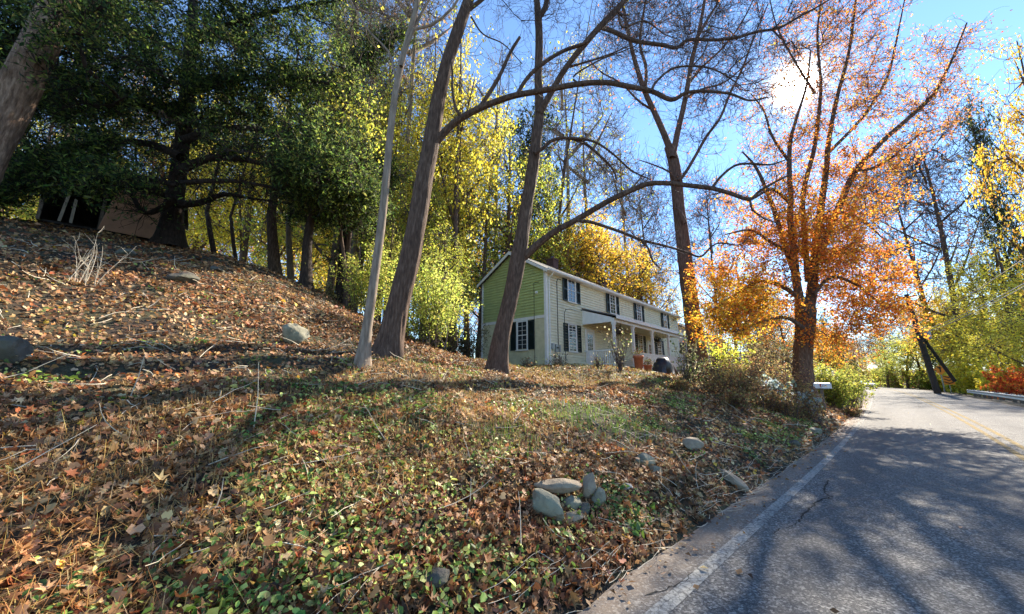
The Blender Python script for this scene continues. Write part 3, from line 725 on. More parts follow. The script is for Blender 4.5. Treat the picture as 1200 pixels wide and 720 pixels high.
def planter(a, b_, hgt, label, rad=.22, plant=True):
    p = hl(a, b_); z = hz(p.x, p.y)
    t = thing('potted_plant', label, 'planter', (p.x, p.y, z))
    MB().lathe([(0, 0), (rad*.7, 0), (rad*.78, .03), (rad, hgt*.85), (rad*1.1, hgt*.85), (rad*1.12, hgt), (rad*.98, hgt), (rad*.92, hgt*.9), (0, hgt*.88)], (0, 0, 0), 18).build('pot', M['terracotta'], t, 0, True)
    if plant:
        q = rng.normal(0, 1, (260, 3))*np.array([.17, .17, .13])+np.array([0, 0, hgt+.18])
        leaf_obj('foliage', OVAL, q, .07, col_pick(260, [(.07, .08, .03), (.16, .07, .04), (.1, .12, .04)]), M['leaf'], t)['kind'] = 'stuff'
        tw, _ = twig_gen(np.tile([0, 0, hgt*.88], (20, 1)), rng.normal(0, .5, (20, 3))+[0, 0, 1], np.full(20, .35)); ac = Acc(); ac.add(*tubes_np(tw, np.full((20, 4), .005), 3)); ac.obj('stem', M['twig'], t)
planter(5.0, -2.6, .95, 'tall terracotta pot with dark dried plant at the porch opening', .25)
planter(5.5, -2.9, .45, 'low terracotta pot beside the tall pot near the porch post', .22)
def hanging(a, b_, z, label):
    p = hl(a, b_, z); t = thing('hanging_basket', label, 'basket', tuple(p))
    MB().lathe([(0, -.16), (.1, -.15), (.16, -.05), (.18, 0), (.16, 0), (.0, -.03)], (0, 0, 0), 14).build('basket', M['shed_dark'], t, 0, True)
    top = 4.92-z-.0
    for q in range(3):
        a_ = q*2.1; MB().tube([(.16*math.cos(a_), .16*math.sin(a_), 0), (0, 0, .42)], .005, 4).build('chain', M['grey_metal'], t)
    q = rng.normal(0, 1, (320, 3))*np.array([.17, .17, .16])+np.array([0, 0, .02])
    leaf_obj('foliage', OVAL, q, .07, col_pick(320, [(.03, .035, .02), (.08, .06, .04), (.05, .07, .02)]), M['leaf'], t)['kind'] = 'stuff'
hanging(4.6, -1.7, 2.02, 'dark hanging basket nearest the corner of the porch')
hanging(10.5, -1.7, 2.02, 'dark hanging basket farther along the porch above the white panel')
def crate_steps():
    p = hl(5.9, -3.1); z = hz(p.x, p.y)
    t = frame_thing('porch_steps', 'weathered grey wooden steps beside the covered grill', 'steps', Matrix.Translation((p.x, p.y, z)) @ Matrix.Rotation(48*D2R, 4, 'Z'))
    for i in range(3): MB().box(-.5, .5, i*.3, i*.3+.29, .0 if i == 0 else .0, .16*(i+1)).build('step', M['grey_metal'], t, .01)
crate_steps()
p = hl(9.0, -3.3); z = hz(p.x, p.y)
t = thing('leaning_log', 'grey weathered log leaning beside the black covered grill', 'log', (p.x, p.y, z))
MB().tube([(-.35, 0, .95), (-.15, .02, .5), (.1, 0, .0)], [.06, .075, .09], 9).build('trunk', M['bark'], t)

# ============================================================ SHED
def shed():
    g = gp(140, 266); x, y = P(133, 240, 14.6)[:2]; z = hz(x, y)+.65
    yaw = math.atan2(-x, y)                       # faces the camera side, turned a little
    Mx = Matrix.Translation((x, y, z)) @ Matrix.Rotation(yaw-.15, 4, 'Z')
    t = frame_thing('shed', 'dark wooden shed with open front under the evergreen', 'shed', Mx)
    for x0, x1, y0, y1 in ((-1.9, -1.82, 0, 3), (1.95, 2.03, 0, 3), (-1.82, 1.95, 2.92, 3)):
        n = 0; a = (y0 if x1-x0 < .2 else x0); e = (y1 if x1-x0 < .2 else x1)
        while a < e-.02:
            a2 = min(a+.19, e); n += 1
            bx_ = (x0, x1, a, a2-.008) if x1-x0 < .2 else (a, a2-.008, y0, y1)
            top = 2.5 if x1-x0 > .2 else 2.5
            if x0 > 1.9: top = 1.75
            if x1-x0 > .2: top = 2.5 if a < .6 else 2.5-(a-.6)*.5
            MB().box(*bx_, 0, top).build('board', M['shed_dark'], t); a = a2
    r = MB(); r.prism([(-2.2, -.4, 2.45), (.6, -.4, 2.62), (2.35, -.4, 1.72), (2.35, -.4, 1.80), (.6, -.4, 2.71), (-2.2, -.4, 2.53)], (0, 3.7, 0)); r.build('roof', M['shed_dark'], t)
    for x_ in (-1.86, -.25, 1.98): MB().box(x_-.05, x_+.05, -.06, .04, 0, 1.72 if x_ > 1 else 2.43).build('post', M['wood_post'], t)
    MB().box(-1.8, 2.0, .02, 2.9, -.02, .06).build('floor', M['shed_dark'], t)
    return Mx
SM = shed()
o = MB().prism([(-.35, -.10, .0), (1.75, -.10, -.05), (1.95, -.02, 1.15), (1.35, .02, 2.02), (.0, .02, 2.05), (-.15, .0, 1.35)], (0, .03, 0)).build('plywood_sheet', M['plywood'])
o.matrix_world = SM @ Matrix.Translation((.1, -.12, 0)); tag(o, 'brown plywood sheet closing the right half of the dark shed', 'plywood')
for a, b_, hh, lb in ((-1.35, -.95, 1.5, 'pale plank leaning inside the shed opening, the longer one'), (-1.05, -.75, 1.15, 'pale plank leaning inside the shed opening, the shorter one')):
    o = MB().prism([(a, -.15, .05), (a+.09, -.15, .05), (b_-.25, .05, hh), (b_-.34, .05, hh)], (0, .03, 0)).build('plank', M['board_pale']); o.matrix_world = SM.copy(); tag(o, lb, 'plank')

# ============================================================ ROADSIDE THINGS
def mailbox():
    p = P(966, 478, 15.8); x, y = p[0], p[1]; z = hz(x, y)
    t = frame_thing('mailbox', 'white mailbox on a brown post at the road edge', 'mailbox', Matrix.Translation((x, y, z)) @ Matrix.Rotation(-44*D2R, 4, 'Z'))
    MB().box(-.05, .05, -.05, .05, -.2, .86).build('post', M['wood_post'], t, .005)
    MB().box(-.16, .22, -.06, .06, .86, .90).build('bracket', M['wood_post'], t)
    b_ = MB(); pr = [(-.11, .9), (.11, .9), (.11, 1.03)]+[(.11*math.cos(a), 1.03+.10*math.sin(a)) for a in np.linspace(.3, math.pi-.3, 7)]+[(-.11, 1.03)]
    b_.prism([(-.24, y_, z_) for y_, z_ in pr], (.56, 0, 0)); bo = b_.build('box', M['mailbox'], t, .004)
    d = MB(); d.prism([(.322, y_*1.04, .9+(z_-.9)*1.03-.003) for y_, z_ in pr], (.014, 0, 0)); d.build('door', M['mailbox'], t)
    MB().box(-.02, .02, -.128, -.112, .96, 1.10).build('flag', M['red_lens'], t)
mailbox()
def guardrail():
    sA, sB = 8, 58; t = thing('guardrail', 'galvanised steel guardrail on short wooden posts along the right road edge', 'guardrail')
    prof = [(.0, .0), (.05, .02), (.05, .09), (0, .14), (0, .18), (.05, .23), (.05, .30), (0, .32)]
    s = sA
    while s < sB:
        e = min(s+3.81, sB); S = np.linspace(s, e+.04, 7); V = []
        for q in S:
            x, y, h_ = curve(q)
            for k, (o_, z_) in enumerate(prof):
                for th in (0, .006):
                    u = -7.35+o_-th; V.append((x-u*math.cos(h_), y+u*math.sin(h_), (.27+z_)))
        n = len(prof)*2; F_ = []
        for i in range(len(S)-1):
            for k in range(len(prof)-1):
                for th in (0, 1): a = i*n+2*k+th; F_.append((a, a+2, a+n+2, a+n))
        mk('rail', np.array(V), F4=np.array(F_), mat=M['galv'], parent=t)
        s += 3.81
    s = sA+1
    first = None
    while s < sB:
        x, y = su2xy(s, -7.60); h_ = curve(s)[2]; z = hz(x, y)
        if first is None:
            first = MB().box(-.09, .09, -.10, .10, -.3, .66).build('post', M['wood_post'], t, .006); o = first
        else: o = first.copy(); COL.objects.link(o)
        o.location = (float(x), float(y), -.02); o.rotation_euler = (0, 0, -float(h_)); s += 1.905
guardrail()
# utility pole with push brace, cables
def pole_xy(px, Y): return bx(px, Y), Y
PX_, PY_ = float(P(1098, 455, 42)[0]), 42.0
pb_ = np.array([PX_, PY_, hz(PX_, PY_)-.3]); pt_ = np.array(P(1062, 345, 42.0))
def vines(parent, pts, n, r, size, pal):
    i = rng.integers(0, len(pts)-1, n); f = rng.random((n, 1)); q = pts[i]*(1-f)+pts[i+1]*f+rng.normal(0, r, (n, 3))
    leaf_obj('foliage', OVAL, q, size*rng.uniform(.6, 1.3, n), col_pick(n, pal), M['leaf'], parent)['kind'] = 'stuff'
t = thing('utility_pole', 'dark leaning utility pole beside the guardrail where the road bends', 'pole', tuple(pb_))
MB().tube([(0, 0, 0), tuple((pt_-pb_)*.5), tuple(pt_-pb_)], [.3, .26, .2], 12).build('pole', M['wood_pole'], t)
q = P(1083, 398, 42)-pb_
MB().tube([tuple(q), tuple(P(1119, 447, 42)-pb_)], [.14, .18], 10).build('brace', M['wood_pole'], t)
a = P(1086, 398, 41.6)-pb_; MB().lathe([(0, 0), (.2, 0), (.22, .05), (.22, .75), (.18, .85), (0, .88)], tuple(a+np.array([-.1, -.35, 0])), 12).build('transformer', M['grey_metal'], t, 0, True)
for dz in (.4, 1.3): MB().box(-.07, .07, -.9, .9, 0, .12, Matrix.Translation(Vector(pt_-pb_)-Vector((0, 0, dz)))).build('crossarm', M['wood_pole'], t)
vines(t, np.array([P(1077, 388, 42)-pb_, P(1090, 420, 42)-pb_, P(1093, 430, 42)-pb_]), 700, .35, .16, [(.03, .045, .02), (.06, .07, .03)])
sx, sy = su2xy(19., -8.6); ptB = np.array([float(sx), float(sy), hz(sx, sy)])
t2 = thing('utility_pole', 'nearer utility pole at the right road edge carrying the cables', 'pole', tuple(ptB-[0, 0, .3]))
MB().tube([(0, 0, 0), (0, 0, 12.3)], [.17, .12], 12).build('pole', M['wood_pole'], t2)
MB().box(-1.1, 1.1, -.06, .06, 11.5, 11.62).build('crossarm', M['wood_pole'], t2)
sx, sy = su2xy(135., -7.6); ptC = np.array([float(sx), float(sy), hz(sx, sy)])
t3 = thing('utility_pole', 'farther utility pole glimpsed past the bend of the road', 'pole', tuple(ptC-[0, 0, .3]))
MB().tube([(0, 0, 0), (0, 0, 10.3)], [.17, .12], 10).build('pole', M['wood_pole'], t3)
MB().box(-1.0, 1.0, -.06, .06, 9.6, 9.72).build('crossarm', M['wood_pole'], t3)
def cable(a, b_, sag, r, label, group='cables strung between the utility poles'):
    n = 18; P_ = [tuple(a+(b_-a)*k/n-np.array([0, 0, sag*4*(k/n)*(1-k/n)])) for k in range(n+1)]
    o = MB().tube(P_, r, 5).build('cable', M['wire']); tag(o, label, 'cable', group)
for k, (zA, zB, r) in enumerate(((0.0, 11.7, .012), (.1, 11.65, .012), (3.4, 8.6, .02), (4.1, 7.9, .024), (4.5, 7.3, .02))):
    A_ = pt_*(1-zA/11)+pb_*(zA/11); off = np.array([.5*(k % 2)-.25, 0, 0])
    cable(A_+off, ptB+np.array([off[0]*2, 0, zB]), .5, r, ('thin power wire' if k < 2 else 'thick communication cable')+' sagging from the bend pole towards the right edge, '+['topmost', 'second from top', 'upper of three', 'middle of three', 'lowest of three'][k])
for zA, zC in ((4.0, 7.8), (4.6, 7.0)):
    cable(pt_*(1-zA/11)+pb_*(zA/11), ptC+np.array([0, 0, zC]), .8, .03, ('upper' if zA == 4.0 else 'lower')+' cable running from the bend pole along the far road', 'cables beyond the bend pole')
# warning signs
def signs():
    x = bx(1104, 46); y = 46.0; z = hz(x, y)
    t = frame_thing('warning_sign', 'orange diamond warning sign above an orange and black chevron board by the guardrail end', 'sign', Matrix.Translation((x, y, z)) @ Matrix.Rotation(-30*D2R, 4, 'Z'))
    MB().box(-.04, .04, .0, .06, -.2, 3.2).build('post', M['galv'], t)
    s_ = MB(); s_.prism([(0, -.02, 2.1), (.62, -.02, 2.72), (0, -.02, 3.34), (-.62, -.02, 2.72)], (0, .018, 0)); s_.build('diamond_panel', M['orange_sign'], t)
    MB().box(-.06, .06, -.026, -.0205, 2.45, 2.95).prism([(-.2, -.026, 2.9), (.2, -.026, 2.9), (0, -.026, 3.1)], (0, .005, 0)).build('arrow', M['black_paint'], t)
    c = MB(); c.box(.1, 1.0, -.02, -.002, .95, 2.0).build('chevron_panel', M['orange_sign'], t)
    for zz in (1.02, 1.36, 1.70):
        MB().prism([(.14, -.028, zz+.2), (.55, -.028, zz), (.96, -.028, zz+.2), (.96, -.028, zz+.3), (.55, -.028, zz+.12), (.14, -.028, zz+.3)], (0, .007, 0)).build('chevron', M['black_paint'], t)
    MB().box(.5, .56, .0, .05, -.2, .95).build('post', M['galv'], t)
signs()
def car():
    x, y = su2xy(88., -1.9); h_ = curve(88.)[2]
    t = frame_thing('car', 'small silver car far down the road just before the bend', 'car', Matrix.Translation((float(x), float(y), .02)) @ Matrix.Rotation(-float(h_)+math.pi, 4, 'Z'))
    # +Y is forward; lofted body
    secs = [(-2.1, .72, .35, .75), (-2.0, .80, .28, .95), (-1.2, .86, .25, 1.0), (.2, .87, .25, .98), (1.2, .85, .25, .9), (1.9, .78, .28, .78), (2.1, .66, .35, .62)]
    vs = []; 
    for y_, hw, z0, z1 in secs: vs += [(-hw*.92, y_, z0), (-hw, y_, (z0+z1)/2), (-hw*.93, y_, z1), (hw*.93, y_, z1), (hw, y_, (z0+z1)/2), (hw*.92, y_, z0)]
    fs = [(i*6+k, i*6+(k+1) % 6, (i+1)*6+(k+1) % 6, (i+1)*6+k) for i in range(6) for k in range(6)]+[(0, 1, 2, 3, 4, 5)[::-1], tuple(36+k for k in range(6))]
    MB().add(vs, fs).build('body', M['car_paint'], t, .04)
    cab = [(-1.75, .72, .97), (-1.25, .62, 1.42), (.1, .62, 1.44), (.95, .74, .95)]
    vs = []
    for y_, hw, z_ in cab: vs += [(-hw, y_, z_), (hw, y_, z_)]
    vs2 = vs+[(-.76, -1.75, .9), (.76, -1.75, .9), (-.78, .95, .9), (.78, .95, .9)]
    MB().add(vs2, [(2, 4, 5, 3)]).add([(-.63, -1.27, 1.425), (.63, -1.27, 1.425), (.63, .12, 1.445), (-.63, .12, 1.445), (-.6, -1.2, 1.47), (.6, -1.2, 1.47), (.6, .05, 1.49), (-.6, .05, 1.49)], [(0, 1, 5, 4), (1, 2, 6, 5), (2, 3, 7, 6), (3, 0, 4, 7), (4, 5, 6, 7)]).build('roof', M['car_paint'], t)
    MB().add(vs, [(0, 2, 3, 1)]).build('rear_window', M['glass'], t); MB().add(vs, [(4, 6, 7, 5)]).build('windscreen', M['glass'], t)
    MB().add(vs, [(0, 6, 4, 2)]).build('side_window', M['glass'], t); MB().add(vs, [(1, 3, 5, 7)]).build('side_window', M['glass'], t)
    for sx_ in (-1, 1):
        for sy_ in (-1.3, 1.35):
            w_ = MB().tube([(sx_*.68, sy_, .32), (sx_*.87, sy_, .32)], .32, 16).build('wheel', M['tyre'], t)
            MB().tube([(sx_*.86, sy_, .32), (sx_*.885, sy_, .32)], .19, 10).build('rim', M['galv'], w_)
        MB().box(sx_*.6-.14, sx_*.6+.14, 2.0, 2.06, .55, .68).build('headlight', M['lamp_glass'], t)
        MB().box(sx_*.62-.12, sx_*.62+.12, -2.1, -2.04, .72, .86).build('tail_light', M['red_lens'], t)
car()

# ============================================================ ROCKS
def rock(px, py, sx, sy, sz, yaw, mat, label, sink=.25, seed=0, tilt=(0, 0), flat=0, up=0.0, cat='rock', group=None):
    import bmesh
    g = gp(px, py); bm = bmesh.new(); bmesh.ops.create_icosphere(bm, subdivisions=4, radius=1)
    rs = np.random.default_rng(seed+11); pl = rs.normal(0, 1, (16, 3)); pl /= np.linalg.norm(pl, axis=1, keepdims=True); of = rs.uniform(.60, .92, 16)
    for v in bm.verts:
        c = np.array(v.co)
        for n_, o_ in zip(pl, of):
            d = c@n_-o_
            if d > 0: c = c-n_*d*.97
        r = 1+.10*(float(vnoise(np.float64(c[0]*2+seed), np.float64(c[1]*2+c[2]*1.7+seed)))-.5)+.10*(float(vnoise(np.float64(c[0]*6+seed), np.float64(c[1]*6-c[2]*5)))-.5)+.05*(float(vnoise(np.float64(c[0]*15-c[2]*9+seed), np.float64(c[1]*15+c[2]*8)))-.5)
        v.co = Vector(c*r*np.array([sx, sy, sz]))
    me = bpy.data.meshes.new('rock'); bm.to_mesh(me); bm.free(); me.materials.append(mat); me.shade_smooth(); me.set_sharp_from_angle(angle=.75)
    o = bpy.data.objects.new('rock', me); COL.objects.link(o)
    o.location = (g[0], g[1], g[2]+sz*(1-sink)*.6-.015+up); o.rotation_euler = (tilt[0], tilt[1], yaw)
    tag(o, label, cat, group)
rock(641, 604, .235, .115, .115, -.35, M['stone_grey'], 'large flat greenish oval stone at the left end of the stone heap', .15, 1, (-.5, .42), 0, .03)
rock(660, 586, .30, .13, .075, .05, M['stone_tan'], 'long low tan slab bridging the top of the stone heap', 0, 2, (0, .03), 0, .09)
rock(690, 586, .085, .08, .15, .3, M['stone_tan'], 'upright pointed stone at the right of the stone heap', .1, 3, (0, .35), 0, .05)
rock(702, 590, .10, .08, .12, .8, M['stone_grey'], 'small rounded stone beside the upright stone, rightmost of the heap', .2, 4)
rock(672, 596, .13, .10, .09, .3, M['stone_grey'], 'dark green stone tucked under the tan slab', .2, 5, (0, 0), 0, .0)
rock(683, 602, .10, .08, .08, 1.1, M['stone_dark'], 'small dark stone below the upright stone in the heap', .2, 6)
rock(668, 608, .14, .09, .06, .2, M['stone_tan'], 'flat brown stone at the foot of the heap', .2, 7)
rock(343, 403, .30, .25, .30, .4, M['stone_grey'], 'grey angular rock among dry leaves left of the thin pale tree', .1, 8, (.1, .25), 0, .02)
rock(-2, 424, .26, .2, .2, .2, M['stone_dark'], 'mossy dark rock at the left edge of the slope', .1, 9)
rock(514, 690, .10, .09, .05, .3, M['stone_dark'], 'round dark slate coloured stone at the bottom of the slope', .1, 10, (.3, 0), 0, .03)
rock(860, 568, .24, .11, .10, -.9, M['stone_tan'], 'brown wedge shaped stone at the road edge', .1, 12, (0, .5))
rock(757, 545, .17, .12, .12, .5, M['stone_grey'], 'half buried mossy stone on the bank right of the heap', .2, 13)
rock(768, 556, .12, .1, .09, 1.5, M['stone_grey'], 'smaller half buried stone just below the mossy one', .2, 14)
rock(812, 524, .2, .15, .13, .2, M['stone_tan'], 'tan stone buried in leaves on the bank below the bushes', .3, 15)
rock(735, 575, .1, .08, .06, .7, M['stone_pale'], 'small pale stone in ivy right of the heap', .3, 16)
rock(545, 350, .3, .2, .2, .7, M['stone_dark'], 'dark rock in the brush left of the house', .3, 17)
rock(955, 508, .22, .18, .14, .7, M['stone_grey'], 'grey stone in the leaves at the road edge below the mailbox', .3, 19)
rock(930, 522, .16, .12, .10, .3, M['stone_dark'], 'dark stone beside the grey stone near the road edge', .3, 20)
for k, (px, py, s_) in enumerate(((150, 300, .3), (215, 330, .35), (255, 318, .25), (540, 400, .2))):
    rock(px, py, s_, s_*.7, s_*.5, k, M['stone_dark'], ['dark stone in the shade below the shed', 'low dark stone on the shaded slope under the evergreen', 'small dark stone right of the low one on the shaded slope', 'stone beside the base of the tree near the green brush'][k], .3, 30+k)

# ============================================================ HERO TREES
YEL = [(.84, .68, .06), (.78, .62, .05), (.70, .62, .08), (.58, .56, .09), (.86, .74, .14)]
YGR = [(.46, .50, .08), (.36, .43, .06), (.60, .57, .09), (.26, .34, .05), (.68, .62, .10)]
ORG = [(.82, .28, .035), (.76, .20, .03), (.86, .40, .05), (.68, .22, .06), (.82, .48, .06)]
PNK = [(.60, .22, .11), (.52, .17, .08), (.68, .30, .13), (.48, .24, .14)]
GLD = [(.84, .56, .05), (.86, .64, .07), (.80, .44, .05), (.66, .50, .07)]
RED = [(.75, .13, .04), (.82, .22, .05), (.65, .10, .05), (.85, .35, .06)]
GRN = [(.10, .16, .035), (.16, .22, .045), (.24, .30, .06), (.07, .11, .03)]
DKG = [(.035, .06, .022), (.05, .085, .03), (.09, .12, .04), (.02, .04, .018)]
BRN = [(.30, .17, .08), (.22, .12, .06), (.40, .26, .12)]
def blob_px(px, py, Y, rx, rz, ry=None, w_=1):
    c = P(px, py, Y); k = Y/F_PX; ry = ry if ry is not None else rx*k*.8
    return (c[0], c[1], c[2], rx*k, ry, rz*k*.96, w_)
def trunk_at(pts, Y, ws, sink=.15):
    """px outline centre + widths; first point set on the ground"""
    p = path(pts, Y); r = wpx(ws, Y) if not hasattr(Y, '__len__') else [w_*y_/F_PX*.5 for w_, y_ in zip(ws, Y)]
    p[0] = np.array([p[0][0], p[0][1], hz(p[0][0], p[0][1])-sink]); return p, r

# pale slender tree
Y1 = 7.2
tree('pale_tree', 'slender pale barked tree leaning right at the front of the slope', 'tree',
     trunk_at([(424, 432), (430, 385), (438, 330), (446, 270), (452, 215), (457, 160), (464, 105), (474, 60), (485, 20), (495, -30), (508, -90), (520, -150)], Y1, [18, 12.5, 12, 11.5, 11, 10, 9.5, 9, 8, 7, 5, 3]),
     [(path([(470, 78), (485, 35), (505, 30), (530, 10), (545, -20), (560, -60)], 7.1), wpx([6, 5, 4.5, 4, 3, 2], Y1)),
      (path([(478, 45), (500, 5), (515, -20), (530, -60)], 7.3), wpx([5, 4, 3, 2], Y1)),
      (path([(466, 100), (455, 60), (435, 40), (410, 0), (400, -30)], 7.3), wpx([4, 3, 3, 2.5, 2], Y1))],
     M['bark_pale'], M['twig_pale'], [blob_px(500, -60, Y1, 120, 70), blob_px(440, 20, 7.6, 70, 60)], nt=45,
     twigs=(420, .7, 800, .35), tr=(.005, .002), leaf=[(KITE, 120, .07, YEL, .2, .05, None)], k=16, rough=.05, flare=.5, rt=.006, seed=2)

# big brown tree with the long horizontal limb
Y2 = 9.0
tree('large_brown_tree', 'thick brown trunk leaning right with a long limb reaching across to the right', 'tree',
     trunk_at([(454, 415), (463, 375), (476, 320), (487, 270), (496, 215), (505, 170), (513, 120), (524, 75), (537, 35), (549, 0), (562, -45), (580, -110), (600, -190)], Y2, [34, 29, 27, 26, 24, 23, 19.5, 19, 18, 16, 14, 10, 6]),
     [(path([(512, 166), (528, 148), (545, 136), (567, 125), (600, 113), (633, 107), (677, 99), (710, 97), (733, 101), (763, 107), (787, 117), (804, 109), (824, 107), (855, 110), (878, 118), (900, 114)], [9, 8.9, 8.8, 8.7, 8.6, 8.5, 8.4, 8.3, 8.2, 8.1, 8, 7.9, 7.8, 7.7, 7.6, 7.5]), wpx([12, 11, 10, 9.5, 9, 8.5, 8, 7.5, 7, 6.5, 6, 4.5, 4, 3.2, 2.6, 2], 8.5)),
      (path([(562, 127), (573, 110), (585, 90), (598, 62), (609, 44)], 8.7), wpx([6.5, 6, 5.5, 5, 4.5], Y2)),
      (path([(543, 138), (534, 127), (530, 103), (530, 83), (526, 60)], 8.75), wpx([4.5, 4, 3.5, 3, 2], Y2)),
      (path([(606, 111), (617, 93), (633, 77), (660, 60), (687, 50), (700, 37), (720, 17), (737, -5), (760, -40)], [8.6, 8.6, 8.5, 8.5, 8.4, 8.4, 8.3, 8.2, 8.1]), wpx([6, 6, 6, 5.5, 5.5, 5, 5, 4.5, 3], 8.5)),
      (path([(545, 15), (570, -5), (590, -30), (620, -70)], 9), wpx([7, 6, 5, 3], Y2)),
      (path([(552, 20), (566, 40), (590, 52), (612, 75)], 8.9), wpx([3, 2.2, 1.8, 1.2], Y2)),
      (path([(763, 107), (770, 95), (790, 80), (820, 78), (842, 84), (860, 95)], 8.0), wpx([4, 3.6, 3.2, 2.8, 2.4, 1.8], 8)),
      (path([(680, 99), (672, 90), (700, 72), (730, 60)], 8.4), wpx([3, 2.6, 2.2, 1.6], 8.4))],
     M['bark'], M['twig'], [blob_px(610, -60, Y2, 130, 70), blob_px(860, 80, 7.7, 90, 60), blob_px(730, 30, 8.2, 90, 55), blob_px(800, 40, 8, 70, 60)], nt=110,
     twigs=(900, .75, 2200, .38), tr=(.0055, .002), leaf=[(KITE, 60, .06, YEL, .2, .05, None)], k=64, rough=.075, flare=.5, rt=.0065, seed=3, step=.09, bare_extra=60)

# forked dark tree in front of the house
Y3 = 11.3
tree('forked_dark_tree', 'dark forked trunk standing right in front of the green gable', 'tree',
     trunk_at([(582, 435), (586, 405), (591, 380), (599, 345), (607, 305), (613, 270), (618, 235), (624, 200), (629, 160), (632, 130), (631, 90), (632, 50), (631, 22), (628, -10), (622, -60), (618, -120)], Y3, [27, 23, 21, 20, 22, 19, 17, 17, 15, 13.5, 12, 11.5, 11, 8, 6, 4]),
     [(path([(610, 305), (620, 296), (632, 285), (651, 271), (675, 258), (711, 237), (734, 226), (758, 216), (782, 215), (810, 218), (834, 221), (853, 226), (878, 234), (888, 226), (902, 217), (925, 205)], [11.3, 11.2, 11.1, 10.9, 10.7, 10.4, 10.2, 10, 9.8, 9.6, 9.4, 9.3, 9.2, 9.1, 9.0, 9.0]), wpx([12, 12, 11, 9.5, 8.5, 8, 7.5, 7, 6.5, 6, 5.5, 5, 4.5, 3.6, 3, 2], 10.3)),
      (path([(676, 259), (690, 260), (701, 263), (730, 273), (753, 282), (782, 289), (805, 296), (821, 301), (834, 289), (845, 285), (867, 287), (880, 275)], 10.4), wpx([5, 4.6, 4.4, 4, 3.8, 3.4, 3, 2.8, 2.4, 2, 1.6, 1], 10.4)),
      (path([(753, 282), (760, 292), (765, 306), (775, 316)], 10.3), wpx([3, 2.8, 2.4, 1.2], 10.3)),
      (path([(834, 221), (845, 207), (862, 194), (880, 192), (903, 193), (925, 186)], 9.4), wpx([4, 3.6, 3.4, 3, 2.6, 1.6], 9.4)),
      (path([(879, 235), (882, 246), (897, 257), (915, 262)], 9.2), wpx([3, 2.6, 2, 1.4], 9.2)),
      (path([(626, 180), (636, 174), (647, 165), (663, 162), (683, 167), (700, 180), (717, 197), (723, 211)], 11), wpx([6, 5.5, 5, 4.6, 4.2, 3.8, 3, 1.6], 11)),
      (path([(668, 162), (682, 163), (700, 168), (720, 182), (740, 200), (763, 211)], 10.9), wpx([3.6, 3.4, 3.2, 2.8, 2.4, 1.4], 11)),
      (path([(632, 133), (638, 123), (647, 107), (663, 80), (687, 50), (707, 27), (733, 0), (757, -25), (790, -70)], [11.2, 11.1, 11, 10.8, 10.6, 10.4, 10.2, 10, 9.8]), wpx([11, 10, 9.5, 9, 9, 8.5, 7.5, 6, 4], 10.7)),
      (path([(700, 31), (718, 37), (744, 48), (776, 53), (793, 56), (807, 47), (838, 47), (864, 44), (889, 37), (913, 33), (936, 20), (960, 7), (985, -8)], [10.5, 10.4, 10.3, 10.2, 10.1, 10, 9.9, 9.8, 9.7, 9.6, 9.5, 9.4, 9.3]), wpx([7, 6.5, 6, 5.5, 5, 4.5, 4, 3.8, 3.4, 3, 2.6, 2.2, 1.6], 10.3)),
      (path([(631, 22), (640, 5), (642, -30), (655, -80)], 11.3), wpx([9, 8, 7, 4], Y3)),
      (path([(724, 10), (730, 32), (755, 25), (778, 40)], 10.2), wpx([4, 3, 2.5, 1.6], 10.2)),
      (path([(663, 80), (690, 72), (712, 65), (735, 55)], 10.9), wpx([3.5, 3, 2.5, 1.6], 10.9))],
     M['bark'], M['twig'], [blob_px(830, 20, 9.6, 120, 60), blob_px(930, 60, 9.3, 70, 60), blob_px(700, -20, 10.6, 120, 50), blob_px(900, 205, 9, 50, 50), blob_px(760, 235, 10, 50, 60, w_=.4), blob_px(640, 40, 11.2, 50, 60, w_=.4), blob_px(860, 290, 10, 40, 30, w_=.4)], nt=150,
     twigs=(1300, .7, 3200, .35), tr=(.0055, .002), leaf=[(KITE, 90, .05, PNK, .2, .05, None)], k=56, rough=.07, flare=.45, rt=.0065, seed=4, step=.1, bare_extra=160)

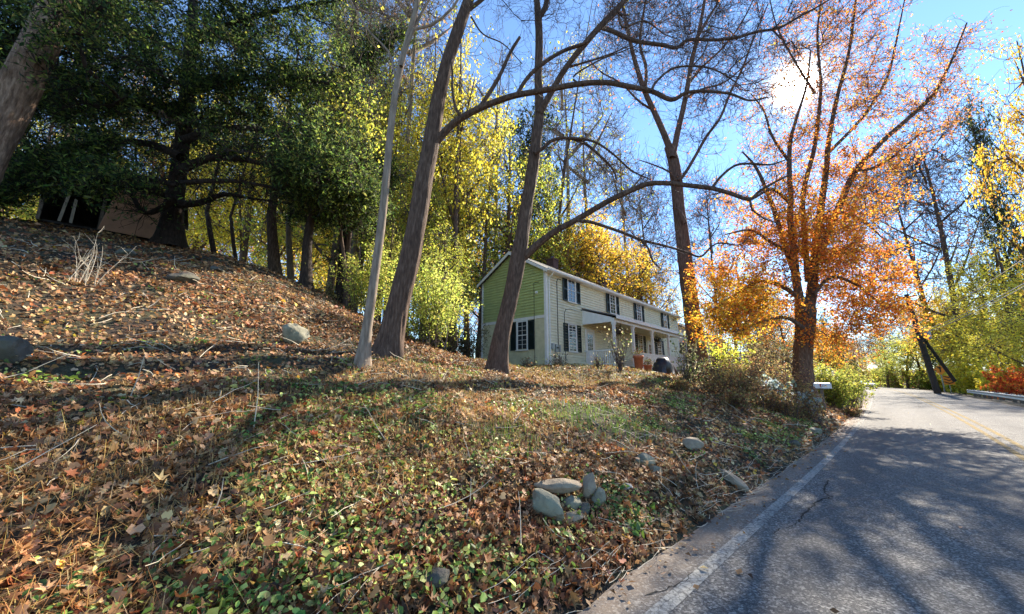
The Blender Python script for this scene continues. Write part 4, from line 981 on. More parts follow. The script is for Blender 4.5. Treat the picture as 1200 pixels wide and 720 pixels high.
# tall reddish trunk by the far end of the porch
Y4 = 19.0
tree('tall_reddish_tree', 'tall reddish brown trunk rising past the far end of the porch, bare spreading top', 'tree',
     trunk_at([(823, 446), (817, 410), (812, 375), (806, 330), (801, 290), (796, 250), (793, 215), (789, 188), (784, 172)], Y4, [27, 22, 21, 19.5, 18, 16.5, 16, 15.5, 14]),
     [(path([(785, 174), (776, 152), (766, 130), (756, 108), (748, 85), (741, 60), (735, 33), (729, 0), (722, -50)], Y4), wpx([10, 8.5, 8, 7.5, 7, 6, 5, 4, 2], Y4)),
      (path([(788, 185), (794, 155), (800, 130), (806, 100), (811, 70), (818, 42), (825, 5), (832, -40)], Y4-.3), wpx([9, 8, 7.5, 7, 6.5, 5.5, 4.5, 3], Y4)),
      (path([(756, 108), (757, 80), (750, 50), (755, 10), (765, -30)], Y4-.5), wpx([5, 4.5, 4, 3.2, 2], Y4)),
      (path([(817, 45), (831, 20), (843, 0), (860, -40)], Y4-.5), wpx([4.5, 4, 3.4, 2], Y4)),
      (path([(795, 212), (803, 203), (815, 183), (828, 160), (844, 138), (855, 111), (870, 80), (885, 40), (900, 5)], Y4-.8), wpx([4.6, 4.4, 4.2, 4, 3.6, 3.2, 2.8, 2.2, 1.4], Y4)),
      (path([(794, 215), (786, 203), (770, 195), (750, 188)], Y4-.3), wpx([3, 2.6, 2.2, 1.4], Y4)),
      (path([(806, 100), (822, 80), (848, 55), (870, 25), (890, -15)], Y4+.6), wpx([4, 3.4, 3, 2.4, 1.5], Y4)),
      (path([(766, 130), (748, 118), (728, 98), (705, 85), (690, 70)], Y4+.3), wpx([3.6, 3, 2.6, 2, 1.2], Y4)),
      (path([(803, 115), (822, 105), (850, 96), (880, 70)], Y4-.6), wpx([3.4, 3, 2.4, 1.4], Y4)),
      (path([(803, 262), (795, 246), (790, 243)], Y4-.6), wpx([6, 4, 2], Y4))],
     M['bark_red'], M['twig'], [blob_px(750, 40, Y4, 75, 80), blob_px(840, 50, Y4, 80, 90), blob_px(880, 120, Y4, 55, 60), blob_px(790, -20, Y4, 130, 60), blob_px(710, 110, Y4, 55, 60, w_=.5), blob_px(815, 130, Y4, 55, 70, w_=.6)], nt=360,
     twigs=(3000, 1.15, 5800, .55), tr=(.010, .0035), leaf=[(KITE, 2400, .12, PNK+[(.3, .2, .15)], .2, .12, None)], k=20, rough=.06, flare=.3, rt=.009, seed=5, step=.3, bare_extra=120, twob=.35)

# the orange maple by the road
Y5 = 17.0
dp = lambda pts, d=0: path(pts, Y5+d)
tree('orange_maple', 'large maple with orange leaves at the left road edge by the mailbox', 'tree',
     trunk_at([(940, 452), (941, 425), (942, 400), (944, 382), (944, 365), (943, 350)], Y5, [27, 20, 20, 22, 25, 19]),
     [(dp([(942, 366), (936, 346), (932, 320), (931, 299), (926, 256), (927, 233), (925, 200), (926, 167), (933, 140), (945, 100), (950, 60)], -.2), wpx([12, 10, 9, 8, 7.5, 6.5, 6, 5, 4, 3, 2], Y5)),
      (dp([(946, 366), (951, 346), (955, 299), (963, 238), (968, 200), (972, 160), (982, 110), (995, 60), (1003, 0), (1010, -50)], .1), wpx([14, 12, 10, 8, 7, 6, 5, 4, 3, 2], Y5)),
      (dp([(947, 330), (944, 290), (941, 230), (953, 180), (958, 147), (962, 100), (958, 40), (965, -20)], .3), wpx([8, 7, 6, 5.5, 5, 4, 3, 2], Y5)),
      (dp([(955, 310), (973, 267), (988, 231), (1003, 200), (1033, 167), (1063, 140), (1090, 115), (1103, 95), (1117, 67), (1133, 27)], -.2), wpx([10, 8.5, 7.5, 7, 6.5, 5.5, 5, 4, 3, 1.8], Y5)),
      (dp([(936, 330), (922, 295), (908, 249), (897, 220), (885, 195), (870, 178)], .2), wpx([8, 7, 6, 5, 3.5, 2], Y5)),
      (dp([(927, 240), (905, 222), (880, 233), (855, 225), (835, 228)], -.8), wpx([4, 3.6, 3, 2.4, 1.6], Y5)),
      (dp([(953, 345), (975, 325), (1005, 335), (1030, 355), (1050, 372)], -.8), wpx([4.4, 3.6, 3, 2.4, 1.6], Y5)),
      (dp([(937, 350), (915, 335), (890, 330), (862, 345), (835, 365)], -1.0), wpx([6, 5, 4, 3, 1.6], Y5)),
      (dp([(942, 385), (920, 372), (890, 378), (865, 388), (842, 385)], -1.2), wpx([5, 4.4, 3.6, 2.8, 1.6], Y5)),
      (dp([(970, 180), (1000, 150), (1020, 125), (1040, 90), (1050, 50), (1060, 0)], .5), wpx([5, 4.4, 4, 3.4, 2.6, 1.6], Y5)),
      (dp([(1003, 200), (1020, 198), (1045, 185), (1075, 160), (1100, 150)], -.5), wpx([4, 3.6, 3, 2.4, 1.4], Y5)),
      (dp([(960, 260), (990, 250), (1015, 262), (1035, 280)], -.6), wpx([4.6, 4, 3, 1.6], Y5)),
      (dp([(932, 300), (905, 285), (880, 270), (850, 275)], -.6), wpx([4.6, 4, 3, 1.6], Y5)),
      (dp([(925, 190), (905, 160), (895, 130), (880, 110)], .2), wpx([4, 3.4, 2.6, 1.4], Y5)),
      (dp([(955, 110), (930, 70), (910, 30), (900, -10)], .4), wpx([3.4, 2.8, 2, 1.4], Y5))],
     M['bark'], M['twig'],
     [blob_px(870, 325, Y5-.8, 62, 48, w_=1.0), blob_px(850, 375, Y5-1.2, 46, 22, w_=1.3), blob_px(905, 365, Y5-1, 38, 24, w_=1.0), blob_px(1000, 325, Y5-.5, 54, 48, w_=2.2), blob_px(1025, 372, Y5-1, 42, 22, w_=2.6),
      blob_px(975, 392, Y5-1, 42, 20, w_=2.0), blob_px(900, 250, Y5, 60, 70), blob_px(1000, 240, Y5, 60, 70), blob_px(940, 150, Y5, 70, 90), blob_px(1020, 110, Y5, 65, 80), blob_px(1090, 120, Y5-.2, 50, 45), blob_px(980, 30, Y5, 90, 60), blob_px(1110, 60, Y5, 45, 45, w_=.6), blob_px(1060, 180, Y5, 50, 40, w_=.6),
      blob_px(950, 280, Y5-1.8, 70, 50, w_=.7)], nt=660,
     twigs=(5200, .85, 9000, .42), tr=(.008, .003),
     leaf=[(KITE, 29000, .10, ORG+[(.86, .34, .03), (.84, .44, .05)], .16, .12, [blob_px(940, 340, Y5-.8, 155, 105, 6)]),
           (KITE, 4500, .10, GLD, .15, .10, [blob_px(850, 365, Y5-1, 65, 50, 5)]),
           (KITE, 13000, .105, ORG+GLD[2:3], .18, .12, [blob_px(960, 235, Y5, 190, 90, 8)]),
           (KITE, 17000, .10, PNK+[(.76, .44, .08), (.75, .32, .06), (.8, .26, .05), (.66, .42, .08)], .18, .12, [blob_px(1000, 80, Y5, 200, 170, 9)])],
     k=40, rough=.09, flare=.5, rt=.0075, seed=6, step=.22, bare_extra=120)

# left edge: thick ridged trunk leaning right
tree('leaning_thick_tree', 'thick ridged brown trunk leaning in at the upper left edge', 'tree',
     trunk_at([(-95, 330), (-66, 262), (-34, 212), (-10, 165), (14, 118), (36, 75), (56, 30), (80, -30), (105, -110)], 8.8, [60, 50, 47, 45, 43, 40, 36, 30, 20]),
     [],
     M['bark_lit'], M['twig'], [blob_px(90, -90, 7.6, 110, 60)], nt=30, twigs=(200, .7, 300, .3), k=80, rough=.05, flare=.3, seed=8, step=.06,
     leaf=[(KITE, 2500, .08, GRN, .2, .15, None)])

# ============================================================ EVERGREENS (upper left)
def yew(name, label, base_px, Y, trunkpts, ws, limbs, blobs, nt, nleaf, seed, tw=(5000, .8, 9000, .4), up_=None):
    return tree(name, label, 'tree', trunk_at(trunkpts, Y, ws), limbs, M['bark_dark'], M['bark_dark'], blobs, nt=nt, twigs=tw, tr=(.010, .004),
                leaf=[(NARROW, int(nleaf*.8), .15, DKG+GRN[:3]+[(.2, .24, .06)], .3, .09, up_), (NARROW, int(nleaf*.12), .15, DKG+GRN[:3], .3, .09, None)], k=18, rough=.1, flare=.35, rt=.0105, seed=seed, step=.3, upbias=-.05, lift=-.02, twob=.22, bare_extra=500)
Yy = 13.5
yew('yew_tree', 'broad dark evergreen spreading low limbs over the shed', None, Yy,
    [(200, 276), (203, 250), (206, 225), (212, 180), (218, 120), (224, 50), (228, -20), (232, -100)], [34, 25, 22, 20, 18, 15, 11, 6],
    [(path([(205, 240), (235, 238), (262, 228), (290, 232), (320, 236)], 13), wpx([11, 8, 6, 4, 2], Yy)),
     (path([(205, 235), (170, 250), (150, 222), (120, 205), (80, 198)], 12.6), wpx([9, 5, 5, 4, 2], Yy)),
     (path([(210, 200), (250, 185), (300, 190), (350, 205), (400, 222)], 12.4), wpx([12, 9, 7, 5, 2], Yy)),
     (path([(212, 185), (180, 170), (130, 165), (80, 172), (30, 180)], 12.2), wpx([12, 9, 7, 5, 3], Yy)),
     (path([(214, 165), (260, 150), (320, 155), (380, 170), (430, 190)], 12.8), wpx([11, 9, 6, 4, 2], Yy)),
     (path([(216, 140), (170, 125), (110, 120), (50, 120)], 12.5), wpx([11, 8, 6, 3], Yy)),
     (path([(218, 110), (270, 95), (330, 90), (395, 100)], 12.5), wpx([11, 8, 6, 3], Yy)),
     (path([(222, 70), (180, 45), (120, 25), (60, 10)], 12.5), wpx([10, 8, 6, 3], Yy)),
     (path([(224, 50), (280, 25), (340, 10), (400, 0)], 12.8), wpx([10, 8, 6, 3], Yy)),
     (path([(208, 215), (260, 212), (310, 218), (370, 232)], 12.0), wpx([7, 5, 4, 2], Yy)),
     (path([(208, 218), (150, 205), (90, 205), (40, 215)], 11.8), wpx([7, 5, 4, 2], Yy))],
    [blob_px(215, 20, Yy-.5, 215, 62, 4), blob_px(110, 110, Yy-1, 115, 55, 3.5), blob_px(240, 110, Yy-1, 120, 55, 3.5), blob_px(350, 100, Yy-.5, 75, 55, 3), blob_px(385, 185, Yy-.3, 50, 48, 2.2, 1.2),
     blob_px(300, 180, Yy-1, 100, 30, 3, .8), blob_px(170, 180, Yy-1, 110, 22, 3, .7), blob_px(420, 60, Yy, 40, 60, 2.4, .7), blob_px(60, 165, Yy-1, 60, 28, 3, .6), blob_px(402, 238, 14.6, 60, 44, 2.6, 1.8), blob_px(402, 218, 12.4, 72, 38, 2.4, 3.0), blob_px(205, 215, 11.5, 60, 26, 1.2, 1.2), blob_px(330, 205, 12.2, 60, 26, 2.4, 1.5), blob_px(215, -60, Yy, 180, 40, 4, .6)], 700, 125000, 11, (6000, .85, 8000, .42), [blob_px(215, 15, Yy-.5, 240, 75, 5), blob_px(110, 105, Yy-1, 130, 50, 5), blob_px(240, 105, Yy-1, 140, 55, 5), blob_px(360, 100, Yy-.5, 90, 65, 5), blob_px(395, 190, Yy-.3, 55, 62, 4), blob_px(310, 175, Yy-1, 70, 20, 5), blob_px(392, 240, 14.6, 50, 46, 3), blob_px(395, 222, 12.4, 66, 36, 3)])
yew('yew_tree', 'second dark evergreen at the far left with curved low limbs from one base', None, 10.5,
    [(-45, 262), (-40, 235), (-30, 200), (-22, 140), (-15, 60), (-10, -30)], [40, 34, 28, 24, 20, 12],
    [(path([(-40, 240), (-5, 222), (25, 204), (55, 193), (85, 190), (120, 196)], 10.2), wpx([15, 11, 9, 7, 5, 2], 10)),
     (path([(-38, 246), (10, 225), (40, 212), (75, 208), (110, 210), (150, 214)], 10), wpx([10, 8, 6, 5, 4, 2], 10)),
     (path([(-35, 225), (0, 200), (30, 187), (70, 175), (120, 170)], 10.3), wpx([13, 10, 8, 5, 2], 10)),
     (path([(-25, 160), (10, 130), (60, 110), (110, 100)], 10.2), wpx([10, 7, 5, 2], 10)),
     (path([(-20, 90), (20, 50), (70, 25), (120, 10)], 10.2), wpx([10, 7, 5, 2], 10))],
    [blob_px(75, 14, 8.0, 95, 36, .8, 1.6), blob_px(40, 40, 10.2, 90, 50, 2.2), blob_px(90, 120, 10, 75, 30, 2), blob_px(20, 155, 10.2, 60, 20, 1.8, .6), blob_px(-40, 60, 10, 80, 110, 2)], 250, 40000, 12, (2200, .7, 3000, .35))

yew('yew_tree', 'dark evergreen with yellowish tips at the right end of the evergreen mass', None, 17.5,
    [(402, 342), (404, 300), (407, 240), (410, 160), (414, 60), (418, -40), (422, -120)], [20, 16, 15, 13, 11, 8, 3],
    [(path([(406, 250), (380, 240), (350, 250)], 17), wpx([5, 4, 2], 17)), (path([(408, 200), (440, 190), (460, 205)], 17), wpx([5, 4, 2], 17)),
     (path([(411, 120), (380, 100), (350, 95)], 17), wpx([6, 4, 2], 17)), (path([(413, 80), (440, 60), (470, 40)], 17), wpx([6, 4, 2], 17))],
    [blob_px(408, 230, 17, 42, 60, 2.4), blob_px(405, 140, 17.4, 50, 60, 2.4), blob_px(405, 50, 17.4, 48, 60, 2.4), blob_px(380, 290, 16.6, 32, 24, 1.8, .6), blob_px(412, -40, 17.4, 40, 60, 2.4)], 240, 42000, 14, (2600, .8, 4200, .4))

# ============================================================ BACKGROUND TREES
def proto(kind, seed):
    """a tree about 12 m tall at the origin; returned thing gets placed, its copies too"""
    global rng
    keep = rng; rng = np.random.default_rng(100+seed); H_ = 12.0
    lean = rng.normal(0, .5); xs = [0, .1*lean, .35*lean, .8*lean, 1.2*lean]
    tr_ = ([np.array([xs[i], .2*math.sin(i+seed), z]) for i, z in enumerate((-.5, 2, 5, 8.5, 11.5))], [.24, .18, .15, .09, .03])
    limbs = []
    for i in range(7):
        z0 = 3.2+i*1.05; a = i*2.4+seed; L = 2.9-.28*i
        p0 = np.array([np.interp(z0, [0, 5, 11], [0, .35*lean, 1.2*lean]), 0, z0]); d = np.array([math.cos(a), math.sin(a), 0])
        limbs.append(([p0, p0+d*L*.45+[0, 0, L*.35], p0+d*L+[0, 0, L*.9]], [.08, .06, .02]))
    args = dict(k=8, rough=.05, flare=.4, step=.7, seed=seed, local=True, rt=.012, wob=.07)
    full = [(0, 0, 6.5, 2.9, 2.9, 3.2), (.4, .3, 9.5, 2.2, 2.2, 2.6), (-1.2, .8, 5, 2.1, 2.1, 1.9), (1.5, -.9, 5.4, 2.1, 2.1, 1.9), (.2, 1.4, 7.8, 2, 2, 2)]
    tall = [(0, 0, 8.6, 1.8, 1.8, 3.2), (.5, .2, 10.8, 1.3, 1.3, 1.6)]
    if kind == 'yellow': o = tree('yellow_tree', 'x', 'tree', tr_, limbs, M['bark'], M['twig'], full, nt=110, twigs=(600, 1.0, 900, .5), tr=(.012, .005), leaf=[(KITE, 10500, .12, YEL, .14, .11, None)], **args)
    if kind == 'green': o = tree('yellow_green_tree', 'x', 'tree', tr_, limbs, M['bark'], M['twig'], full, nt=110, twigs=(600, 1.0, 900, .5), tr=(.012, .005), leaf=[(KITE, 8000, .12, YGR, .18, .11, None)], **args)
    if kind == 'gold': o = tree('golden_tree', 'x', 'tree', tr_, limbs, M['bark'], M['twig'], full, nt=110, twigs=(600, 1.0, 900, .5), tr=(.012, .005), leaf=[(KITE, 10000, .12, GLD+[(.7, .35, .06)], .16, .11, None)], **args)
    if kind == 'bare': o = tree('bare_tree', 'x', 'tree', (tr_[0], [.15, .11, .09, .06, .02]), [(a_, [.05, .035, .015]) for a_, _ in limbs], M['bark'], M['twig'], [(0, 0, 8, 3.2, 3.2, 4), (0, 0, 10.5, 2.2, 2.2, 2.2)], nt=100, twigs=(1000, 1.3, 1800, .7), tr=(.009, .004), leaf=[(KITE, 500, .14, BRN+PNK, .2, .1, None)], **args)
    if kind == 'slender': o = tree('slender_tree', 'x', 'tree', (tr_[0], [.13, .10, .085, .05, .015]), limbs[4:], M['bark_pale'], M['twig_pale'], tall, nt=40, twigs=(420, 1.0, 800, .55), tr=(.010, .004), leaf=[(KITE, 500, .12, YGR+BRN, .2, .12, None)], **args)
    if kind == 'dark': o = tree('dark_evergreen', 'x', 'tree', tr_, limbs, M['bark_dark'], M['bark_dark'], [(0, 0, 4, 2.6, 2.6, 2), (0, 0, 7, 2, 2, 2.2), (0, 0, 10, 1.3, 1.3, 2)], nt=110, twigs=(900, 1.0, 1300, .5), tr=(.014, .006), leaf=[(NARROW, 9000, .26, DKG+[(.10, .13, .06)], .2, .12, None)], **args)
    if kind == 'brown': o = tree('russet_tree', 'x', 'tree', tr_, limbs, M['bark'], M['twig'], full, nt=100, twigs=(800, 1.1, 1200, .55), tr=(.012, .005), leaf=[(KITE, 8000, .115, BRN+GLD[2:]+ORG[:2], .2, .12, None)], **args)
    rng = keep; return o
PR = {}; 
KINDS = ['yellow', 'green', 'gold', 'bare', 'slender', 'dark', 'brown']
for i, kd in enumerate(KINDS): PR[kd] = [proto(kd, i+1)]
for kd in ('yellow', 'green', 'bare'): PR[kd].append(proto(kd, 20+len(kd)))
used = {}
def put(kind, px, Y, ytop, label, wide=1.0, rz=None, group=None, var=0, dz=0, lean=(0, 0)):
    pr = PR[kind][var % len(PR[kind])]
    if used.get(id(pr)): o = copy_tree(pr)
    else: o = pr; used[id(pr)] = True
    if px > 1092:
        while -10.5-wide*1.6 < float(xy2su(bx(px, Y), Y)[1]) < 3 and Y < 120: Y += 1.5
    x = bx(px, Y) if px is not None else 0; z = hz(x, Y); top = P(px, ytop, Y)[2]
    s = max(.15, (top-z)/12.0); o.location = (x, Y, z-.1+dz); o.scale = (s*wide, s*wide, s)
    o.rotation_euler = (lean[0], lean[1], rng.uniform(0, 6.28) if rz is None else rz); o['label'] = label; o['group'] = group or 'trees of the autumn wood'
    return o
# centre: between the trunks and behind the house
put('yellow', 532, 23, 35, 'tall bright yellow tree behind the thick brown trunk', .62, 1.0)
put('yellow', 497, 27, 60, 'yellow tree just left of the thick brown trunk, farther back', .6, 2.0, var=1)
put('green', 590, 27, 150, 'yellow green tree seen left of the forked trunk above the gable', .8, .5)
put('green', 650, 33, 160, 'olive green tree rising between the forked trunk and the chimney', .62, 2.5, var=1)
put('dark', 622, 38, 120, 'dark narrow evergreen behind the forked trunk', .6, 1)
put('gold', 690, 34, 232, 'golden tree directly behind the first chimney', 1.0, 1.2)
put('gold', 730, 38, 262, 'golden orange tree behind the second chimney', 1.0, 3.2)
put('gold', 655, 42, 270, 'low golden tree behind the near end of the roof', 1.1, 4)
put('gold', 705, 31, 232, 'bright golden tree above the middle of the roof', 1.1, 2.2)
put('yellow', 668, 33, 262, 'bright yellow tree right of the first chimney, lower', 1.1, 3.3, var=1)
put('gold', 752, 35, 292, 'low golden orange tree above the far half of the roof', 1.2, .3)
put('brown', 765, 44, 290, 'russet tree behind the far end of the roof', .9, 4)
put('slender', 700, 48, 95, 'slender pale tree against blue sky above the golden trees', .8, 1)
put('slender', 745, 50, 150, 'slender pale tree above the second chimney', .8, 2)
put('slender', 580, 40, 70, 'slender pale tree between yellow crown and forked trunk', .8, 3)
put('slender', 668, 44, 60, 'tall slender tree just right of the forked trunk', .8, 4)
put('bare', 770, 52, 200, 'bare tree left of the tall reddish trunk', .7, 2)
put('bare', 850, 60, 215, 'bare tree right of the tall reddish trunk', .7, 2, var=1)
put('green', 562, 34, 250, 'low yellow green tree behind the left corner of the gable', 1.2, .2)
put('brown', 600, 46, 250, 'russet tree far behind the green gable', 1.2, .2)
put('green', 512, 18.5, 262, 'leafy yellow green young tree just right behind the thick brown trunk', .9, 1.0)
put('green', 447, 16.5, 255, 'leafy yellow green young tree between the thin pale trunk and the thick brown one', .85, 2.0, var=1)
# left: behind the brown trunk and the evergreen, on the ridge
put('yellow', 440, 21, 95, 'yellow tree between the evergreen and the thin pale trunk', .55, 3.0)
put('green', 470, 19, 190, 'small yellow green tree behind the foot of the thick brown trunk', .9, 1.0)
put('green', 405, 26, 40, 'tall yellow green tree left of the thin pale trunk', .6, 4.0, var=1)
put('bare', 428, 30, -60, 'bare tree high above the evergreen edge', .5, 1.0)
put('slender', 400, 22, -60, 'slender leaning tree at the right fringe of the evergreen', .7, 2.0, lean=(0, .12))
put('slender', 455, 24, -80, 'slender tree crossing behind the thin pale trunk', .7, 5.0, lean=(0, .08))
ridge = [(-60, 44, 110, 'green'), (20, 52, 150, 'yellow'), (60, 40, 60, 'bare'), (150, 46, 80, 'yellow'), (205, 54, 110, 'green'), (262, 44, 90, 'yellow'),
         (300, 52, 120, 'green'), (345, 48, 110, 'yellow'), (375, 40, 70, 'green'), (395, 50, 120, 'yellow'), (330, 62, 150, 'gold'), (430, 50, 140, 'yellow'), (470, 44, 130, 'green'), (510, 46, 150, 'gold'), (545, 50, 180, 'green')]
for i, (px, Y, yt, kd) in enumerate(ridge):
    put(kd, px, Y, yt, {'green': 'yellow green', 'yellow': 'yellow', 'gold': 'golden', 'bare': 'bare'}[kd]+' tree of the ridge wood, '+('at the far left edge' if px < 0 else 'left of the shed' if px < 80 else 'behind the shed' if px < 180 else 'just right of the big evergreen stem' if px < 250 else 'in the gap right of the evergreen stem' if px < 320 else 'behind the dark slanting trunk' if px < 360 else 'under the right end of the evergreens' if px < 385 else 'left of the thin pale trunk' if px < 410 else 'right of the thin pale trunk' if px < 450 else 'behind the thick brown trunk' if px < 490 else 'right of the thick brown trunk' if px < 530 else 'left of the gable'), .8, None, 'wood on the ridge', var=i)
# right of the house to the bend
put('brown', 868, 42, 330, 'russet tree behind the golden left lobe of the orange maple', 1.0, 1)
put('dark', 905, 46, 330, 'dark evergreen left of the orange maple trunk', .8, 2)
put('brown', 925, 36, 350, 'russet tree directly behind the orange maple trunk', 1.1, 3)
put('gold', 968, 40, 372, 'small golden tree right of the orange maple trunk', 1.2, 3)
put('green', 885, 60, 300, 'yellow green tree far behind the brush by the maple', 1.2, 3)
put('dark', 990, 62, 385, 'dark evergreen at the left of the bend', .8, 2)
put('dark', 975, 70, 365, 'farther dark evergreen at the left of the bend', .7, 1)
put('brown', 1005, 98, 405, 'small russet tree at the bend of the road', 1.3, 1)
for i, (px, Y, yt, kd, lb) in enumerate([(1018, 120, 396, 'bare', 'bare purplish tree of the far wood beyond the bend'), (1035, 130, 385, 'bare', 'bare purplish tree of the far wood beyond the bend'), (1052, 118, 380, 'bare', 'bare purplish tree of the far wood beyond the bend'), (990, 125, 385, 'brown', 'russet tree of the far wood beyond the bend'), (965, 110, 375, 'bare', 'bare purplish tree of the far wood beyond the bend'), (1070, 125, 370, 'bare', 'bare purplish tree of the far wood beyond the bend'), (1042, 140, 390, 'brown', 'russet tree of the far wood beyond the bend'), (1012, 140, 388, 'brown', 'russet tree of the far wood beyond the bend'), (1090, 130, 372, 'brown', 'russet tree of the far wood beyond the bend'), (940, 120, 385, 'brown', 'russet tree of the far wood beyond the bend')]):
    put(kd, px, Y, yt, lb, 1.0, None, 'far wood beyond the bend, '+kd, var=i)
put('green', 1040, 78, 402, 'rounded yellow green tree at the outside of the bend, left one', 1.5, 1)
put('green', 1062, 70, 388, 'rounded yellow green tree at the outside of the bend, middle one', 1.3, 2, var=1)
put('green', 1082, 66, 385, 'rounded yellow green tree left of the utility pole', 1.2, 3)
put('gold', 1108, 60, 322, 'golden brown tree right behind the utility pole', 1.0, 2)
put('gold', 1128, 66, 330, 'golden tree right of the utility pole', 1.0, 2)
put('bare', 1105, 55, 195, 'bare spreading tree above the bend on the right', .85, 2)
put('bare', 1135, 52, 158, 'large bare spreading tree at the right under the sky', 1.0, 3, var=1)
put('dark', 1222, 50, 112, 'dark pine top at the right edge', .28, 1)
put('yellow', 1165, 36, 345, 'bright yellow tree behind the guardrail', 1.5, 3)
put('yellow', 1130, 44, 360, 'yellow tree between utility pole and bright yellow tree', 1.3, 1, var=1)
put('yellow', 1225, 34, 330, 'bright yellow tree at the right edge above the guardrail', 1.3, 2, var=1)
put('yellow', 1200, 46, 275, 'yellow tree at the right edge behind the cables', 1.0, 1)
put('yellow', 1150, 60, 318, 'yellow tree in the middle of the right hand wood', 1.0, 5, var=1)
put('gold', 1292, 24, 40, 'golden tree reaching in from the right edge high up', .42, 5)
for i in range(26):                                # closing wood behind everything
    px = -150+i*58; Y = 80+25*rng.random()
    if 985 < px < 1100 or (px < 560 and i % 3): continue
    kd = ['green', 'brown', 'bare', 'gold', 'yellow'][i % 5]; side = 'left of' if px < 590 else 'right of'
    put(kd, px, Y, float(np.interp(px, [-150, 400, 560, 800, 1000, 1300], [180, 230, 330, 375, 405, 330])), 'distant '+{'green': 'yellow green', 'brown': 'russet', 'bare': 'bare', 'gold': 'golden', 'yellow': 'yellow'}[kd]+' tree closing the wood, '+side+' the forked trunk', 1.3, None, 'distant trees closing the view, '+kd+' '+side, var=i)
# small trunks on the left slope
def slim(px, py, Y, px2, py2, w_, mat, label, name='young_tree', leafpal=None):
    x = bx(px, Y); z = hz(x, Y)
    tr_ = [np.array([x, Y, z-.2]), P((px*.55+px2*.45)+3, py*.55+py2*.45, Y), P(px2, py2, Y)]
    g_ = (px2-px)/max(1, (py-py2)); tr_.append(P(px2+g_*170, py2-170, Y))
    tree(name, label, 'tree', (tr_, wpx([w_, w_*.8, w_*.65, w_*.15], Y)), [], M[mat], M['twig'], [blob_px(px2+g_*120, py2-90, Y, 32, 60, 1.5)], nt=18, twigs=(160, .8, 260, .4),
         leaf=[(KITE, 700, .12, leafpal or YGR, .2, .15, None)], k=9, seed=int(px), step=.3)
slim(347, 314, 13.5, 372, 232, 15, 'bark_dark', 'dark trunk leaning right on the shaded slope')
slim(310, 296, 16.5, 322, 225, 16, 'bark', 'thick brown trunk under the right side of the evergreen')
slim(330, 292, 18, 342, 240, 9, 'bark_pale', 'thin pale trunk beside the thick brown one under the evergreen')
slim(236, 276, 18, 247, 230, 7, 'bark', 'thin brown trunk right of the evergreen stem')
slim(262, 282, 18.5, 276, 235, 5, 'bark', 'very thin leaning trunk in the light gap right of the evergreen stem')
slim(399, 345, 15, 412, 255, 9, 'bark', 'brown trunk behind the thin pale tree, leaning right')
slim(402, 348, 14.5, 398, 250, 6, 'bark', 'thinner trunk crossing the leaning brown one')
slim(60, 246, 22, 72, 190, 10, 'bark_pale', 'pale trunk left of the shed')
slim(42, 238, 26, 52, 190, 6, 'bark', 'thin trunk at the far left beyond the low limbs')
slim(528, 400, 21, 534, 235, 10, 'bark', 'straight dark trunk standing behind the green brush', leafpal=YEL)
slim(505, 395, 23, 508, 205, 8, 'bark', 'straight thin trunk just right of the thick brown tree', leafpal=YEL)
slim(558, 380, 25, 572, 240, 6, 'bark', 'thin trunk left of the gable', leafpal=YGR)
slim(640, 330, 32, 668, 160, 5, 'bark', 'thin straight trunk behind the roof', leafpal=YEL)

# ============================================================ SHRUBS
def shrub(name, label, x, y, r, h, pal, n, size=.08, tpl=OVAL, stems=26, mat='twig', cat='shrub', group=None, dens=1.0, tw=1.0, rz=None):
    z = hz(x, y); t = thing(name, label, cat, (x, y, z), 0, group)
    P0 = np.zeros((stems, 3)); P0[:, :2] = rng.normal(0, r*.25, (stems, 2)); P0[:, 2] = -.1
    d = rng.normal(0, .45, (stems, 3)); d[:, :2] *= r/h*1.2; d[:, 2] = 1
    A_, R = twig_gen(P0, d, h*rng.uniform(.6, 1.1, stems), 6, .16, .06, .014*tw, .004*tw)
    ac = Acc(); ac.add(*tubes_np(A_, R, 5))
    m_ = int(stems*7); j = rng.integers(0, stems, m_); k = rng.integers(1, 6, m_); dd = A_[j, k]-A_[j, k-1]; dd /= np.linalg.norm(dd, axis=1, keepdims=True)
    B_, R2 = twig_gen(A_[j, k], dd+rng.normal(0, .7, (m_, 3)), h*.28*rng.uniform(.4, 1.2, m_), 4, .25, .05, .006*tw, .0025*tw); ac.add(*tubes_np(B_, R2, 3))
    ac.obj('stem', M[mat], t)['kind'] = 'stuff'
    if n:
        pool = np.concatenate([B_[:, 1:].reshape(-1, 3), A_[:, 3:].reshape(-1, 3)]); i = rng.integers(0, len(pool), n)
        p_ = pool[i]+rng.normal(0, .05+.03*r, (n, 3)); sh = 1+.6*(fbm(p_[:, 0]*2+p_[:, 2]+x, p_[:, 1]*2+y, 2)-.5)
        leaf_obj('foliage', tpl, p_, size*rng.uniform(.6, 1.3, n), np.clip(col_pick(n, pal, .2)*sh[:, None], .004, .95), M['leaf'], t)['kind'] = 'stuff'
    return t
def shp(name, label, px, Y, rpx, hpx, pal, n, **k):
    Y0 = Y
    if px > 1092:
        while -8.6-rpx*.9*Y/F_PX < float(xy2su(bx(px, Y), Y)[1]) < 3 and Y < 90: Y += 1
        k['size'] = k.get('size', .08)*Y/Y0
    return shrub(name, label, bx(px, Y), Y, rpx*Y/F_PX, hpx*Y/F_PX, pal, n, **k)
WGR = [(.45, .47, .25), (.3, .36, .12), (.55, .52, .32), (.2, .26, .08), (.5, .42, .25)]
shp('leafy_shrub', 'pale leaved shrub in front of the far porch railing', 803, 16.0, 15, 50, WGR, 480, size=.12)
shp('leafy_shrub', 'pale leaved shrub at the foot of the tall reddish trunk', 828, 15.0, 12, 36, WGR, 300, size=.11)
